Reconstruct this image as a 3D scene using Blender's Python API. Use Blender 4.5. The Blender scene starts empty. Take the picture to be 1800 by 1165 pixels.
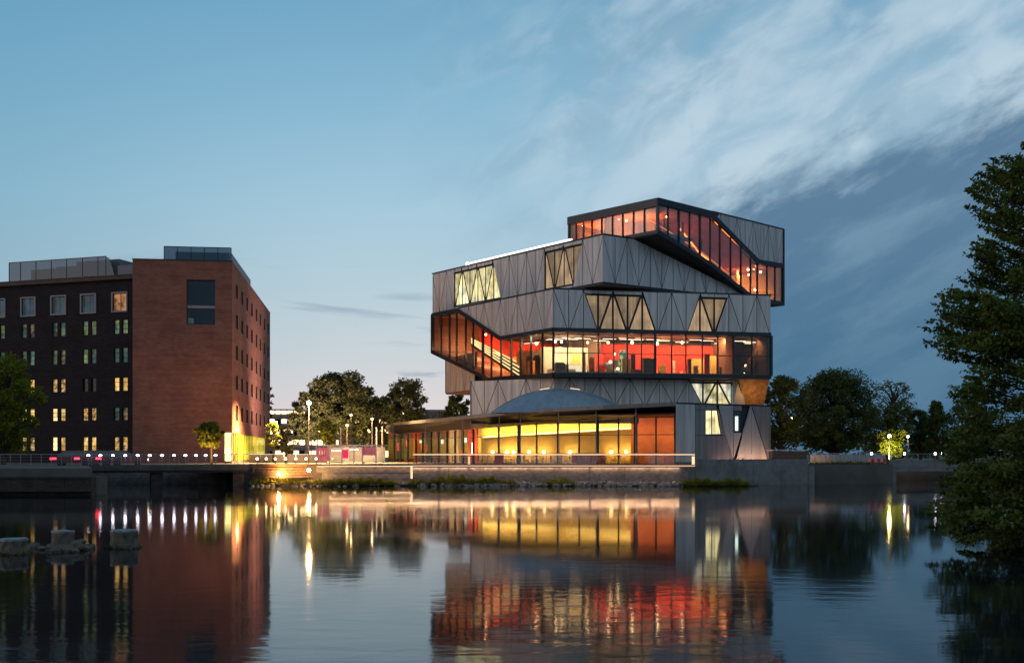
import bpy, math, random
import numpy as np
from mathutils import Vector
sc = bpy.context.scene
col = sc.collection
R = math.radians
# ------------------------------------------------------------ camera
F, CX, HY, EYE = 1900.0, 900.0, 798.0, 2.9
cam_d = bpy.data.cameras.new('camera'); cam = bpy.data.objects.new('camera', cam_d); col.objects.link(cam)
cam.location = (0, 0, EYE); cam.rotation_euler = (R(90), 0, 0)
cam_d.sensor_width = 36; cam_d.lens = 36 * F / 1800; cam_d.shift_y = (HY - 582.5) / 1800
cam_d.clip_start = .1; cam_d.clip_end = 8000
sc.camera = cam
sc.view_settings.view_transform = 'Standard'; sc.view_settings.look = 'None'
sc.view_settings.gamma = 1; sc.view_settings.exposure = 0
sc.view_settings.use_curve_mapping = False
sc.cycles.use_denoising = True
sc.cycles.sample_clamp_indirect = 6
sc.cycles.sample_clamp_direct = 0
sc.cycles.max_bounces = 8; sc.cycles.transparent_max_bounces = 24
sc.cycles.caustics_reflective = False; sc.cycles.caustics_refractive = False

# ------------------------------------------------------------ node expression helper
class NT:
    def __init__(s, tree): s.t = tree; s.n = tree.nodes; s.l = tree.links
    def node(s, typ, **kw):
        nd = s.n.new(typ)
        for k, v in kw.items(): setattr(nd, k, v)
        return nd
    def put(s, sock, v):
        if hasattr(v, 'is_output'): s.l.new(v, sock)
        elif v is not None: sock.default_value = v
    def m(s, op, a, b=None, c=None, clamp=False):
        nd = s.n.new('ShaderNodeMath'); nd.operation = op; nd.use_clamp = clamp
        s.put(nd.inputs[0], a)
        if b is not None: s.put(nd.inputs[1], b)
        if c is not None: s.put(nd.inputs[2], c)
        return nd.outputs[0]
    def smooth(s, v, a, b, o0=0.0, o1=1.0):
        nd = s.n.new('ShaderNodeMapRange'); nd.interpolation_type = 'SMOOTHSTEP'
        s.put(nd.inputs[0], v); nd.inputs[1].default_value = a; nd.inputs[2].default_value = b
        nd.inputs[3].default_value = o0; nd.inputs[4].default_value = o1
        return nd.outputs[0]
    def mix(s, f, a, b, typ='MIX'):
        nd = s.n.new('ShaderNodeMix'); nd.data_type = 'RGBA'; nd.blend_type = typ
        s.put(nd.inputs[0], f)
        for sock, v in ((nd.inputs[6], a), (nd.inputs[7], b)):
            if isinstance(v, tuple) and len(v) == 3: v = v + (1,)
            s.put(sock, v)
        return nd.outputs[2]
    def ramp(s, f, stops, interp='EASE'):
        nd = s.n.new('ShaderNodeValToRGB'); cr = nd.color_ramp; cr.interpolation = interp
        while len(cr.elements) < len(stops): cr.elements.new(.5)
        for e, (p, c) in zip(cr.elements, stops):
            e.position = p; e.color = (c if isinstance(c, tuple) else (c, c, c))[:3] + (1,)
        s.put(nd.inputs[0], f); return nd.outputs[0]
    def vec(s, x, y, z):
        nd = s.n.new('ShaderNodeCombineXYZ'); s.put(nd.inputs[0], x); s.put(nd.inputs[1], y); s.put(nd.inputs[2], z)
        return nd.outputs[0]
    def noise(s, v, scale, detail=4, rough=.55, dist=0.0):
        nd = s.n.new('ShaderNodeTexNoise'); s.put(nd.inputs['Vector'], v)
        nd.inputs['Scale'].default_value = scale; nd.inputs['Detail'].default_value = detail
        nd.inputs['Roughness'].default_value = rough; nd.inputs['Distortion'].default_value = dist
        return nd.outputs[0]
    def sep(s, v):
        nd = s.n.new('ShaderNodeSeparateXYZ'); s.put(nd.inputs[0], v); return nd.outputs

# ------------------------------------------------------------ world: dusk sky, brighter low in the middle, cloud bank on the right
SUN_EL, SUN_AZ = 5.0, -105.0     # just set, off to the left of the view
w = bpy.data.worlds.new('World'); sc.world = w; w.use_nodes = True
T = NT(w.node_tree); T.n.clear()
geo = T.node('ShaderNodeTexCoord').outputs['Generated']
sx, sy, sz = T.sep(geo)
deg = 57.29578
az = T.m('MULTIPLY', T.m('ARCTAN2', sx, sy), deg)
el = T.m('MULTIPLY', T.m('ARCSINE', sz), deg)
elc = T.m('MAXIMUM', el, 0.0)
ef = T.m('DIVIDE', elc, 90.0)
bright = T.ramp(ef, [(0, (.76, .62, .62)), (.025, (.74, .67, .68)), (.055, (.60, .65, .68)), (.09, (.49, .62, .69)),
                     (.14, (.38, .58, .71)), (.20, (.245, .47, .64)), (.26, (.16, .375, .55)), (.5, (.07, .19, .31)), (1, (.04, .12, .21))], 'LINEAR')
dim = T.ramp(ef, [(0, (.36, .40, .46)), (.04, (.28, .41, .49)), (.09, (.20, .385, .50)), (.14, (.165, .385, .53)),
                  (.26, (.105, .31, .49)), (.5, (.06, .18, .30)), (1, (.04, .12, .21))], 'LINEAR')
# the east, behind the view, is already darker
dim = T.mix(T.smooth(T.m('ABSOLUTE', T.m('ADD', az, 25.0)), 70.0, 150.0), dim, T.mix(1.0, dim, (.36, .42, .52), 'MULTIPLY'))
aa = T.m('DIVIDE', T.m('ADD', az, 5.0), 20.0)
gau = T.m('EXPONENT', T.m('MULTIPLY', T.m('MULTIPLY', aa, aa), -1.0))
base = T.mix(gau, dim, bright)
# warm afterglow to the left, outside the view
ab = T.m('DIVIDE', T.m('ADD', az, 105.0), 40.0)
glow = T.m('MULTIPLY', T.m('EXPONENT', T.m('MULTIPLY', T.m('MULTIPLY', ab, ab), -1.0)), T.smooth(el, 22.0, 0.0))
base = T.mix(T.m('MULTIPLY', glow, .75), base, (.80, .56, .46))
# thin low streaks of cloud
vs = T.vec(T.m('MULTIPLY', az, .10), T.m('MULTIPLY', el, .75), 3.0)
n1 = T.noise(vs, 1.0, 4, .5, .6)
low = T.m('MULTIPLY', T.smooth(n1, .56, .72), T.m('MULTIPLY', T.smooth(el, 1.0, 3.0), T.smooth(el, 12.0, 7.0)))
base = T.mix(T.m('MULTIPLY', low, .7), base, (.23, .33, .44))
# high streaky clouds rising to the right
ph = R(24)
ua = T.m('ADD', T.m('MULTIPLY', az, math.cos(ph)), T.m('MULTIPLY', el, math.sin(ph)))
vb = T.m('ADD', T.m('MULTIPLY', az, -math.sin(ph)), T.m('MULTIPLY', el, math.cos(ph)))
vc = T.vec(T.m('MULTIPLY', ua, .13), T.m('MULTIPLY', vb, .46), 4.3)
n2 = T.noise(vc, 1.0, 6, .52, .25)
n3 = T.noise(T.vec(T.m('MULTIPLY', ua, .22), T.m('MULTIPLY', vb, .42), 9.0), 1.0, 6, .52, .45)
hi = T.m('MULTIPLY', T.smooth(az, -9.0, 8.0), T.smooth(el, 7.0, 13.0))
cl_light = T.mix(T.smooth(n3, .40, .62), (.25, .40, .53), (.50, .63, .72))
base = T.mix(T.m('MULTIPLY', hi, T.smooth(n2, .36, .64, .12, .62)), base, cl_light)
# bright fringe above the bank, then the dark bank itself
eB = T.m('ADD', T.m('MULTIPLY', az, .235), 10.6)
dB = T.m('ADD', T.m('SUBTRACT', eB, el), T.m('MULTIPLY', T.m('SUBTRACT', T.noise(T.vec(T.m('MULTIPLY', ua, .22), T.m('MULTIPLY', vb, .60), 5.0), 1.0, 7, .62, .2), .5), 6.5))
fr = T.m('MULTIPLY', T.m('MULTIPLY', T.smooth(dB, -11.0, -1.2), T.smooth(az, -2.0, 9.0)), T.smooth(n3, .34, .64, .45, 1.0))
base = T.mix(T.m('MULTIPLY', fr, .72), base, (.54, .67, .77))
bank = T.m('MULTIPLY', T.m('MULTIPLY', T.smooth(dB, -1.5, 1.7), T.smooth(az, 5.0, 12.0)), T.smooth(az, 170.0, 90.0))
n4 = T.noise(T.vec(T.m('MULTIPLY', ua, .09), T.m('MULTIPLY', vb, .34), 2.0), 1.0, 7, .58, .2)
bcol = T.mix(T.smooth(el, 14.0, 2.0), (.105, .205, .325), (.058, .160, .275))
bcol = T.mix(T.m('MULTIPLY', T.smooth(n4, .42, .64), T.smooth(dB, 11.0, 2.0, .22, .75)), bcol, (.19, .32, .435))
base = T.mix(bank, base, bcol)
nish = T.node('ShaderNodeTexSky'); nish.sky_type = 'NISHITA'; nish.sun_disc = False
nish.sun_elevation = R(SUN_EL); nish.sun_rotation = R(SUN_AZ)
add = T.mix(1.0, T.mix(.965, nish.outputs[0], (0, 0, 0)), (.10, .10, .10), 'MULTIPLY')
fin = T.mix(1.0, base, add, 'ADD')
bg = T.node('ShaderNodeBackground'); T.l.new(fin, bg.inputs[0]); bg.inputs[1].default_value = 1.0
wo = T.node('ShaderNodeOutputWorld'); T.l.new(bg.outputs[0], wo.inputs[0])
# ------------------------------------------------------------ sun: only a soft afterglow
sd = bpy.data.lights.new('sun', 'SUN'); sd.energy = .28; sd.angle = R(25); sd.color = (1, .74, .62)
so = bpy.data.objects.new('sun', sd); col.objects.link(so)
ra, re = R(SUN_AZ), R(SUN_EL + 9)
so.rotation_euler = Vector((math.sin(ra) * math.cos(re), math.cos(ra) * math.cos(re), math.sin(re))).to_track_quat('Z', 'Y').to_euler()

# ------------------------------------------------------------ object helpers
def link(o, parent=None):
    col.objects.link(o)
    if parent: o.parent = parent
    return o
def tag(o, label=None, cat=None, group=None, kind=None):
    if label: o['label'] = label
    if cat: o['category'] = cat
    if group: o['group'] = group
    if kind: o['kind'] = kind
    return o
def empty(name, loc=(0, 0, 0), label=None, cat=None, group=None):
    o = bpy.data.objects.new(name, None); o.location = loc; o.empty_display_size = .3
    return tag(link(o), label, cat, group)
class MB:
    """collects vertices and faces; build() links them as one mesh object"""
    def __init__(s): s.v = []; s.f = []
    def add(s, vs, fs):
        b = len(s.v); s.v += [tuple(p) for p in vs]; s.f += [tuple(i + b for i in f) for f in fs]; return s
    def box(s, x0, x1, y0, y1, z0, z1):
        return s.add([(x0, y0, z0), (x1, y0, z0), (x1, y1, z0), (x0, y1, z0), (x0, y0, z1), (x1, y0, z1), (x1, y1, z1), (x0, y1, z1)],
                     [(0, 3, 2, 1), (4, 5, 6, 7), (0, 1, 5, 4), (1, 2, 6, 5), (2, 3, 7, 6), (3, 0, 4, 7)])
    def loft(s, a, b):
        n = len(a)
        return s.add(list(a) + list(b), [tuple(range(n))[::-1], tuple(range(n, 2 * n))] + [(i, (i + 1) % n, n + (i + 1) % n, n + i) for i in range(n)])
    def plan(s, pts, z0, z1):
        return s.loft([(x, y, z0) for x, y in pts], [(x, y, z1) for x, y in pts])
    def tube(s, pts, rad, n=6):
        rings = []
        pts = [Vector(p) for p in pts]
        for i, p in enumerate(pts):
            d = (pts[min(i + 1, len(pts) - 1)] - pts[max(i - 1, 0)]).normalized()
            a = d.orthogonal().normalized() if abs(d.z) < .999 else Vector((1, 0, 0)); b = d.cross(a)
            r = rad[i] if isinstance(rad, (list, tuple)) else rad
            rings.append([p + (a * math.cos(2 * math.pi * k / n) + b * math.sin(2 * math.pi * k / n)) * r for k in range(n)])
        vs = [v for rg in rings for v in rg]; fs = []
        for i in range(len(rings) - 1):
            for k in range(n):
                fs.append((i * n + k, i * n + (k + 1) % n, (i + 1) * n + (k + 1) % n, (i + 1) * n + k))
        fs.append(tuple(range(n))[::-1]); fs.append(tuple(range((len(rings) - 1) * n, len(rings) * n)))
        return s.add(vs, fs)
    def ball(s, c, r, seg=10, rings=6, sz=1.0, rnd=None, full=True):
        vs = []; fs = []
        for i in range(rings + 1):
            t = math.pi * i / rings
            for k in range(seg):
                a = 2 * math.pi * k / seg; q = 1 if rnd is None else 1 + rnd.uniform(-.22, .22)
                vs.append((c[0] + r * q * math.sin(t) * math.cos(a), c[1] + r * q * math.sin(t) * math.sin(a), c[2] + r * q * sz * math.cos(t)))
        for i in range(rings):
            for k in range(seg):
                fs.append((i * seg + k, (i + 1) * seg + k, (i + 1) * seg + (k + 1) % seg, i * seg + (k + 1) % seg))
        return s.add(vs, fs)
    def build(s, name, mat, parent=None, smooth=False, label=None, cat=None, group=None, kind=None, loc=None):
        me = bpy.data.meshes.new(name); me.from_pydata(s.v, [], s.f); me.validate(); me.update()
        me.materials.append(mat)
        if smooth: me.polygons.foreach_set('use_smooth', [True] * len(me.polygons))
        o = link(bpy.data.objects.new(name, me), parent)
        if loc: o.location = loc
        return tag(o, label, cat, group, kind)
def copy_tree(o, parent=None, loc=None, rz=None, **kw):
    c = o.copy(); col.objects.link(c)
    if parent: c.parent = parent
    if loc is not None: c.location = loc
    if rz is not None: c.rotation_euler = (0, 0, rz)
    for ch in list(o.children): copy_tree(ch, c)
    return tag(c, **kw)
def X(px, d): return (px - CX) / F * d
def Z(py, d): return EYE + (HY - py) / F * d
def plan(px, d): return (X(px, d), d)
ORD = 'first second third fourth fifth sixth seventh eighth ninth tenth eleventh twelfth thirteenth fourteenth fifteenth sixteenth seventeenth eighteenth nineteenth twentieth'.split()

# ------------------------------------------------------------ materials
def principled(name, base, rough=.6, metal=0.0, spec=.5, var=0.0, scale=1.0, stretch=(1, 1, 1), bump=0.0, emit=None, es=0.0, dirt=0.0, bscale=None):
    m = bpy.data.materials.new(name); m.use_nodes = True; t = NT(m.node_tree); t.n.clear()
    p = t.node('ShaderNodeBsdfPrincipled'); out = t.node('ShaderNodeOutputMaterial'); t.l.new(p.outputs[0], out.inputs[0])
    p.inputs['Roughness'].default_value = rough; p.inputs['Metallic'].default_value = metal
    p.inputs['Specular IOR Level'].default_value = spec
    c = base + (1,)
    if var or bump or dirt:
        co = t.node('ShaderNodeTexCoord').outputs['Object']
        mp = t.node('ShaderNodeMapping'); t.l.new(co, mp.inputs[0]); mp.inputs['Scale'].default_value = stretch
        n = t.noise(mp.outputs[0], scale, 6, .6)
        lo = tuple(max(0, x * (1 - var)) for x in base); hi = tuple(x * (1 + var) for x in base)
        c = t.mix(t.smooth(n, .3, .7), lo, hi)
        if dirt:
            d = t.noise(co, .35, 5, .65, .4)
            c = t.mix(t.smooth(d, .48, .68, 0, dirt), c, tuple(x * .45 for x in base))
        if bump:
            b = t.node('ShaderNodeBump'); b.inputs['Strength'].default_value = 1; b.inputs['Distance'].default_value = bump
            nb = t.noise(mp.outputs[0], bscale or scale * 3, 5, .6); t.l.new(nb, b.inputs['Height']); t.l.new(b.outputs[0], p.inputs['Normal'])
    t.put(p.inputs['Base Color'], c)
    if emit: p.inputs['Emission Color'].default_value = emit + (1,); p.inputs['Emission Strength'].default_value = es
    return m
def lamp_mat(name, c, s):
    m = bpy.data.materials.new(name); m.use_nodes = True; t = NT(m.node_tree); t.n.clear()
    e = t.node('ShaderNodeEmission'); e.inputs[0].default_value = c + (1,); e.inputs[1].default_value = s
    o = t.node('ShaderNodeOutputMaterial'); t.l.new(e.outputs[0], o.inputs[0]); return m
def lit_window(name, c, s, low=.45, sc_=1.2, fold=0.0, c2=None):
    """lit blind or curtain seen in a window: glow varies over it, glossy glass in front"""
    m = bpy.data.materials.new(name); m.use_nodes = True; t = NT(m.node_tree); t.n.clear()
    co = t.node('ShaderNodeTexCoord').outputs['Object']
    n = t.noise(co, sc_, 3, .5)
    f = t.smooth(n, .35, .65, low, 1.0)
    if fold:
        mp = t.node('ShaderNodeMapping'); t.l.new(co, mp.inputs[0]); mp.inputs['Scale'].default_value = (4, 4, .25)
        n2 = t.noise(mp.outputs[0], 1.0, 2, .5); f = t.m('MULTIPLY', f, t.smooth(n2, .35, .65, 1 - fold, 1.0))
    g = t.node('ShaderNodeBsdfPrincipled'); g.inputs['Base Color'].default_value = (.05, .05, .05, 1); g.inputs['Roughness'].default_value = .12
    n5 = t.noise(co, sc_ * .6, 2, .5)
    t.put(g.inputs['Emission Color'], t.mix(t.smooth(n5, .42, .62), c, c2 or c)); t.put(g.inputs['Emission Strength'], t.m('MULTIPLY', f, s))
    o = t.node('ShaderNodeOutputMaterial'); t.l.new(g.outputs[0], o.inputs[0]); return m
def glass_mat(name, tint=(.8, .82, .82), gloss=.12):
    m = bpy.data.materials.new(name); m.use_nodes = True; t = NT(m.node_tree); t.n.clear()
    tr = t.node('ShaderNodeBsdfTransparent'); tr.inputs[0].default_value = tint + (1,)
    gl = t.node('ShaderNodeBsdfGlossy'); gl.inputs['Roughness'].default_value = .03; gl.inputs[0].default_value = (.9, .95, 1, 1)
    lw = t.node('ShaderNodeLayerWeight'); lw.inputs[0].default_value = .35
    mx = t.node('ShaderNodeMixShader'); t.put(mx.inputs[0], t.m('MAXIMUM', t.m('MULTIPLY', lw.outputs['Fresnel'], .16), gloss))
    t.l.new(tr.outputs[0], mx.inputs[1]); t.l.new(gl.outputs[0], mx.inputs[2])
    o = t.node('ShaderNodeOutputMaterial'); t.l.new(mx.outputs[0], o.inputs[0]); return m
def leaf_mat(name, c, var=.5, trans=.25):
    m = bpy.data.materials.new(name); m.use_nodes = True; t = NT(m.node_tree); t.n.clear()
    g = t.node('ShaderNodeNewGeometry'); n = t.noise(g.outputs['Position'], .9, 3)
    r = t.m('ADD', t.m('MULTIPLY', g.outputs['Random Per Island'], .5), t.m('MULTIPLY', t.smooth(n, .35, .65), .5))
    cc = t.mix(r, tuple(x * (1 - var) for x in c), tuple(x * (1 + var) for x in c))
    d = t.node('ShaderNodeBsdfDiffuse'); tl = t.node('ShaderNodeBsdfTranslucent'); t.l.new(cc, d.inputs[0]); t.l.new(cc, tl.inputs[0])
    mx = t.node('ShaderNodeMixShader'); mx.inputs[0].default_value = trans; t.l.new(d.outputs[0], mx.inputs[1]); t.l.new(tl.outputs[0], mx.inputs[2])
    o = t.node('ShaderNodeOutputMaterial'); t.l.new(mx.outputs[0], o.inputs[0]); return m
def brick_mat(name, c1, c2, mortar, scale=1.0):
    m = bpy.data.materials.new(name); m.use_nodes = True; t = NT(m.node_tree); t.n.clear()
    co = t.node('ShaderNodeTexCoord').outputs['Object']; x, y, z = t.sep(co)
    b = t.node('ShaderNodeTexBrick'); t.put(b.inputs['Vector'], t.vec(t.m('ADD', x, y), z, 0.0))
    b.inputs['Color1'].default_value = c1 + (1,); b.inputs['Color2'].default_value = c2 + (1,); b.inputs['Mortar'].default_value = mortar + (1,)
    b.inputs['Scale'].default_value = scale; b.inputs['Mortar Size'].default_value = .012; b.inputs['Brick Width'].default_value = .5; b.inputs['Row Height'].default_value = .14
    n = t.noise(co, .5, 5, .65); n2 = t.noise(t.vec(t.m('MULTIPLY', t.m('ADD', x, y), .12), t.m('MULTIPLY', z, 3.2), 0.0), 1.0, 5, .6)
    c = t.mix(t.smooth(n, .35, .65, 0, .5), b.outputs[0], tuple(v * .55 for v in c1))
    c = t.mix(t.smooth(n2, .42, .62, 0, .14), c, tuple(min(1, v * 1.5) for v in c2))
    p = t.node('ShaderNodeBsdfPrincipled'); p.inputs['Roughness'].default_value = .85; p.inputs['Specular IOR Level'].default_value = .2
    t.l.new(c, p.inputs['Base Color']); o = t.node('ShaderNodeOutputMaterial'); t.l.new(p.outputs[0], o.inputs[0]); return m

M = {}
M['panel'] = principled('panel', (.60, .53, .50), .42, .30, var=.22, scale=1.0, stretch=(2.2, 2.2, .12), bump=.004, bscale=6)
M['panel_dark'] = principled('panel_dark', (.25, .225, .22), .5, .3, var=.2, scale=1.0, stretch=(2.2, 2.2, .12))
M['panel_pale'] = principled('panel_pale', (.42, .38, .38), .5, .1, var=.12, scale=1.0, stretch=(2.2, 2.2, .12))
M['joint'] = principled('joint', (.02, .022, .028), .6)
M['frame'] = principled('frame', (.018, .02, .028), .35, .3, var=.2, scale=2)
M['soffit'] = principled('soffit', (.022, .019, .02), .5, var=.3, scale=.6, stretch=(1, 1, 1))
M['wood_soffit'] = principled('wood_soffit', (.30, .15, .06), .6, var=.35, scale=1.2, stretch=(3, 3, .2))
M['glass'] = glass_mat('glass', (.90, .87, .82), .02)
M['rail_glass'] = glass_mat('rail_glass', (.86, .84, .8), .06)
M['win_matte'] = principled('win_matte', (.018, .012, .012), .7, spec=.1)
M['lime_fin'] = principled('lime_fin', (.55, .50, .06), .6, var=.2, scale=2)
M['red'] = principled('red', (.62, .045, .018), .6, var=.12, scale=.6)
M['wood_wall'] = principled('wood_wall', (.34, .17, .08), .6, var=.3, scale=1.2, stretch=(3, 3, .3))
M['orange'] = principled('orange', (.62, .19, .04), .6, var=.2, scale=.7)
M['cream'] = principled('cream', (.66, .55, .40), .7, var=.2, scale=.7)
M['olive'] = principled('olive', (.56, .40, .10), .7, var=.12, scale=.8)
M['brown'] = principled('brown', (.16, .085, .05), .6, var=.3, scale=1.4, stretch=(.4, .4, 5))
M['ceil'] = principled('ceil', (.16, .09, .06), .7, var=.4, scale=1.0, stretch=(3, .3, 1))
M['floor_in'] = principled('floor_in', (.20, .15, .11), .35, var=.2, scale=1)
M['concrete'] = principled('concrete', (.25, .225, .21), .8, var=.18, scale=1.3, dirt=.6, bump=.01)
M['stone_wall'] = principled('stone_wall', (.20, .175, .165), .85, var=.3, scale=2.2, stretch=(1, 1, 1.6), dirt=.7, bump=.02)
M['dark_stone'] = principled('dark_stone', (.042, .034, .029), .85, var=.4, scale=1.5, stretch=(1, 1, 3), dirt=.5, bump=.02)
M['concrete_dark'] = principled('concrete_dark', (.10, .085, .08), .8, var=.25, scale=1.4, dirt=.5)
M['leaf_lit'] = leaf_mat('leaf_lit', (.17, .20, .025), .5, .4)  # lit look of the left willow put into a brighter leaf colour
M['plank'] = principled('plank', (.32, .19, .10), .6, var=.3, scale=2.0, stretch=(.4, 3, 3))
M['steel'] = principled('steel', (.22, .22, .24), .35, .8)
M['pole'] = principled('pole', (.5, .47, .45), .4, .4)
M['lamp_post'] = principled('lamp_post', (.10, .09, .085), .5, .3)
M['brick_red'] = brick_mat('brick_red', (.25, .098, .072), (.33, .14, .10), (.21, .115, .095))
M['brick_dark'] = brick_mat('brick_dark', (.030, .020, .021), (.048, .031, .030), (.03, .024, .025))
M['cornice'] = principled('cornice', (.12, .075, .05), .8, var=.2, scale=1)
M['win_frame'] = principled('win_frame', (.30, .27, .26), .5)
M['win_dark'] = principled('win_dark', (.012, .02, .028), .08, spec=.8)
M['plant_screen'] = glass_mat('plant_screen', (.35, .38, .42), .14)
M['plant_unit'] = principled('plant_unit', (.16, .16, .18), .5, .3)
M['ground'] = principled('ground', (.11, .10, .085), .9, var=.3, scale=.3, bump=.02)
M['bark'] = principled('bark', (.05, .038, .028), .9, var=.4, scale=5, stretch=(1, 1, .3), bump=.02)
M['rock'] = principled('rock', (.26, .215, .18), .85, var=.35, scale=2.5, bump=.03)
M['leaf_near'] = leaf_mat('leaf_near', (.15, .18, .045), .7, .4)
M['leaf'] = leaf_mat('leaf', (.105, .115, .05), .55, .35)
M['leaf_dark'] = leaf_mat('leaf_dark', (.10, .125, .042), .6)
M['leaf_willow'] = leaf_mat('leaf_willow', (.13, .15, .02), .45, .35)
M['grass'] = leaf_mat('grass', (.24, .22, .03), .55, .3)
M['lamp_warm'] = lamp_mat('lamp_warm', (1, .62, .25), 38)
M['lamp_big'] = lamp_mat('lamp_big', (1, .55, .18), 260)
M['lamp_white'] = lamp_mat('lamp_white', (.95, .88, 1), 20)
M['lamp_pend'] = lamp_mat('lamp_pend', (1, .72, .36), 16)
M['strip_warm'] = lamp_mat('strip_warm', (1, .64, .34), 1.5); M['strip_low'] = lamp_mat('strip_low', (1, .58, .34), .75); M['lamp_street'] = lamp_mat('lamp_street', (1, .70, .26), 170)
M['strip_cove'] = lamp_mat('strip_cove', (1, .74, .22), 9)
M['strip_white'] = lamp_mat('strip_white', (1, .93, .88), 3.4)
M['strip_cei'] = lamp_mat('strip_cei', (1, .82, .6), 3.0)
M['strip_stair'] = lamp_mat('strip_stair', (1, .78, .36), 2.2)
M['strip_orange_dim'] = lamp_mat('strip_orange_dim', (1, .3, .06), 1.2)
M['strip_orange'] = lamp_mat('strip_orange', (1, .22, .035), 5)
M['tail_red'] = lamp_mat('tail_red', (1, .02, .05), 9)
M['lit_yellow'] = lit_window('lit_yellow', (1, .82, .36), 1.7, .35, .5, .5, (.95, .9, .55))
M['lit_amber'] = lit_window('lit_amber', (.85, .56, .30), .62, .55, .5, .3)
M['lit_amber_dim'] = lit_window('lit_amber_dim', (.72, .47, .24), .46, .5, .6, .3)
M['lit_yellow_dim'] = lit_window('lit_yellow_dim', (.95, .82, .40), 1.15, .3, .6, .4)
M['lit_green'] = lit_window('lit_green', (1, .86, .42), 1.0, .3, .9, .4, (1, .95, .7))
M['lit_white'] = lamp_mat('lit_white', (.75, 1, .82), 1.6)
M['lit_white_dim'] = lit_window('lit_white_dim', (.75, .85, .55), .9, .1, 3, 0, (.2, .4, .25)); M['strip_white_dim'] = lamp_mat('strip_white_dim', (1, .9, .7), 1.1)
M['lit_room'] = lit_window('lit_room', (1, .55, .12), 1.15, .35, 1.6, 0, (1, .68, .24))
M['lit_room_hi'] = lit_window('lit_room_hi', (1, .68, .28), 2.6, .3, .9, 0)
M['lit_teal'] = lit_window('lit_teal', (.10, .30, .27), .22, .3, 1.2, 0, (.35, .5, .2))
M['lit_orange'] = lit_window('lit_orange', (.9, .38, .12), .5, .2, 1.4)
M['lit_far_hi'] = lamp_mat('lit_far_hi', (1, .70, .34), 9)
M['lit_far'] = lamp_mat('lit_far', (1, .62, .26), 3.2)
M['lime'] = lit_window('lime', (.95, .80, .05), 1.25, .45, .5, .4, (.75, .85, .05))
M['lime_hi'] = lit_window('lime_hi', (1, .86, .30), 3.2, .5, .5, .0)
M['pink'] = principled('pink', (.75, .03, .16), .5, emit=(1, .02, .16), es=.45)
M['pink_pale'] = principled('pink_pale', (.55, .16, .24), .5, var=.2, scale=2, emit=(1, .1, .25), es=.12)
def plain(n, c, r=.6): M[n] = principled(n, c, r, var=.15, scale=2)
plain('chair', (.12, .07, .05)); plain('table', (.45, .33, .2)); plain('red_seat', (.5, .05, .03)); plain('white', (.6, .58, .55)); plain('tyre', (.02, .02, .02)); plain('paint', (.12, .02, .02), .3)
# water: nearly still, long-wave ripples that grow towards the camera side of the basin
def water_mat():
    m = bpy.data.materials.new('water'); m.use_nodes = True; t = NT(m.node_tree); t.n.clear()
    p = t.node('ShaderNodeBsdfPrincipled'); p.inputs['Base Color'].default_value = (.006, .010, .013, 1)
    p.inputs['IOR'].default_value = 1.36
    pos = t.node('ShaderNodeNewGeometry').outputs['Position']; x, y, z = t.sep(pos)
    patch = t.noise(t.vec(t.m('MULTIPLY', x, .05), t.m('MULTIPLY', y, .12), 0.0), 1.0, 3, .5)
    near = t.smooth(y, 34.0, 17.0, 0.0, 1.0)
    amp = t.m('MULTIPLY', t.m('ADD', t.m('MULTIPLY', near, .9), .06), t.smooth(patch, .35, .6, .35, 1.0))
    rip = t.noise(t.vec(t.m('MULTIPLY', x, .8), t.m('MULTIPLY', y, 1.6), 0.0), 1.0, 3, .5, .4)
    rip2 = t.noise(t.vec(t.m('MULTIPLY', x, 3.0), t.m('MULTIPLY', y, 5.0), 0.0), 1.0, 2, .5)
    h = t.m('MULTIPLY', t.m('ADD', rip, t.m('MULTIPLY', rip2, .05)), amp)
    b = t.node('ShaderNodeBump'); b.inputs['Strength'].default_value = 1; b.inputs['Distance'].default_value = .0095
    t.l.new(h, b.inputs['Height']); t.l.new(b.outputs[0], p.inputs['Normal'])
    t.put(p.inputs['Roughness'], t.smooth(patch, .4, .65, .052, .085))
    o = t.node('ShaderNodeOutputMaterial'); t.l.new(p.outputs[0], o.inputs[0]); return m
M['water'] = water_mat()

# ------------------------------------------------------------ 2-D polygon helpers and vertical facade planes
def clip_half(poly, a, b, c):
    """keep a*x+b*y+c >= 0"""
    out = []
    for i in range(len(poly)):
        p, q = poly[i], poly[(i + 1) % len(poly)]
        dp, dq = a * p[0] + b * p[1] + c, a * q[0] + b * q[1] + c
        if dp >= 0: out.append(p)
        if (dp >= 0) != (dq >= 0):
            t = dp / (dp - dq); out.append((p[0] + (q[0] - p[0]) * t, p[1] + (q[1] - p[1]) * t))
    return out
def area(p): return .5 * sum(p[i][0] * p[(i + 1) % len(p)][1] - p[(i + 1) % len(p)][0] * p[i][1] for i in range(len(p)))
def clean(p):
    o = []
    for q in p:
        if not o or math.hypot(q[0] - o[-1][0], q[1] - o[-1][1]) > 1e-3: o.append(q)
    if len(o) > 2 and math.hypot(o[0][0] - o[-1][0], o[0][1] - o[-1][1]) < 1e-3: o.pop()
    return o
def clip_convex(sub, conv, inset=0.0):
    if area(conv) < 0: conv = conv[::-1]
    for i in range(len(conv)):
        (x0, y0), (x1, y1) = conv[i], conv[(i + 1) % len(conv)]
        L = math.hypot(x1 - x0, y1 - y0)
        if L < 1e-6: continue
        a, b = -(y1 - y0) / L, (x1 - x0) / L
        sub = clip_half(sub, a, b, -(a * x0 + b * y0) - inset)
        if len(sub) < 3: return []
    sub = clean(sub)
    return sub if len(sub) > 2 and abs(area(sub)) > .02 else []
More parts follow.
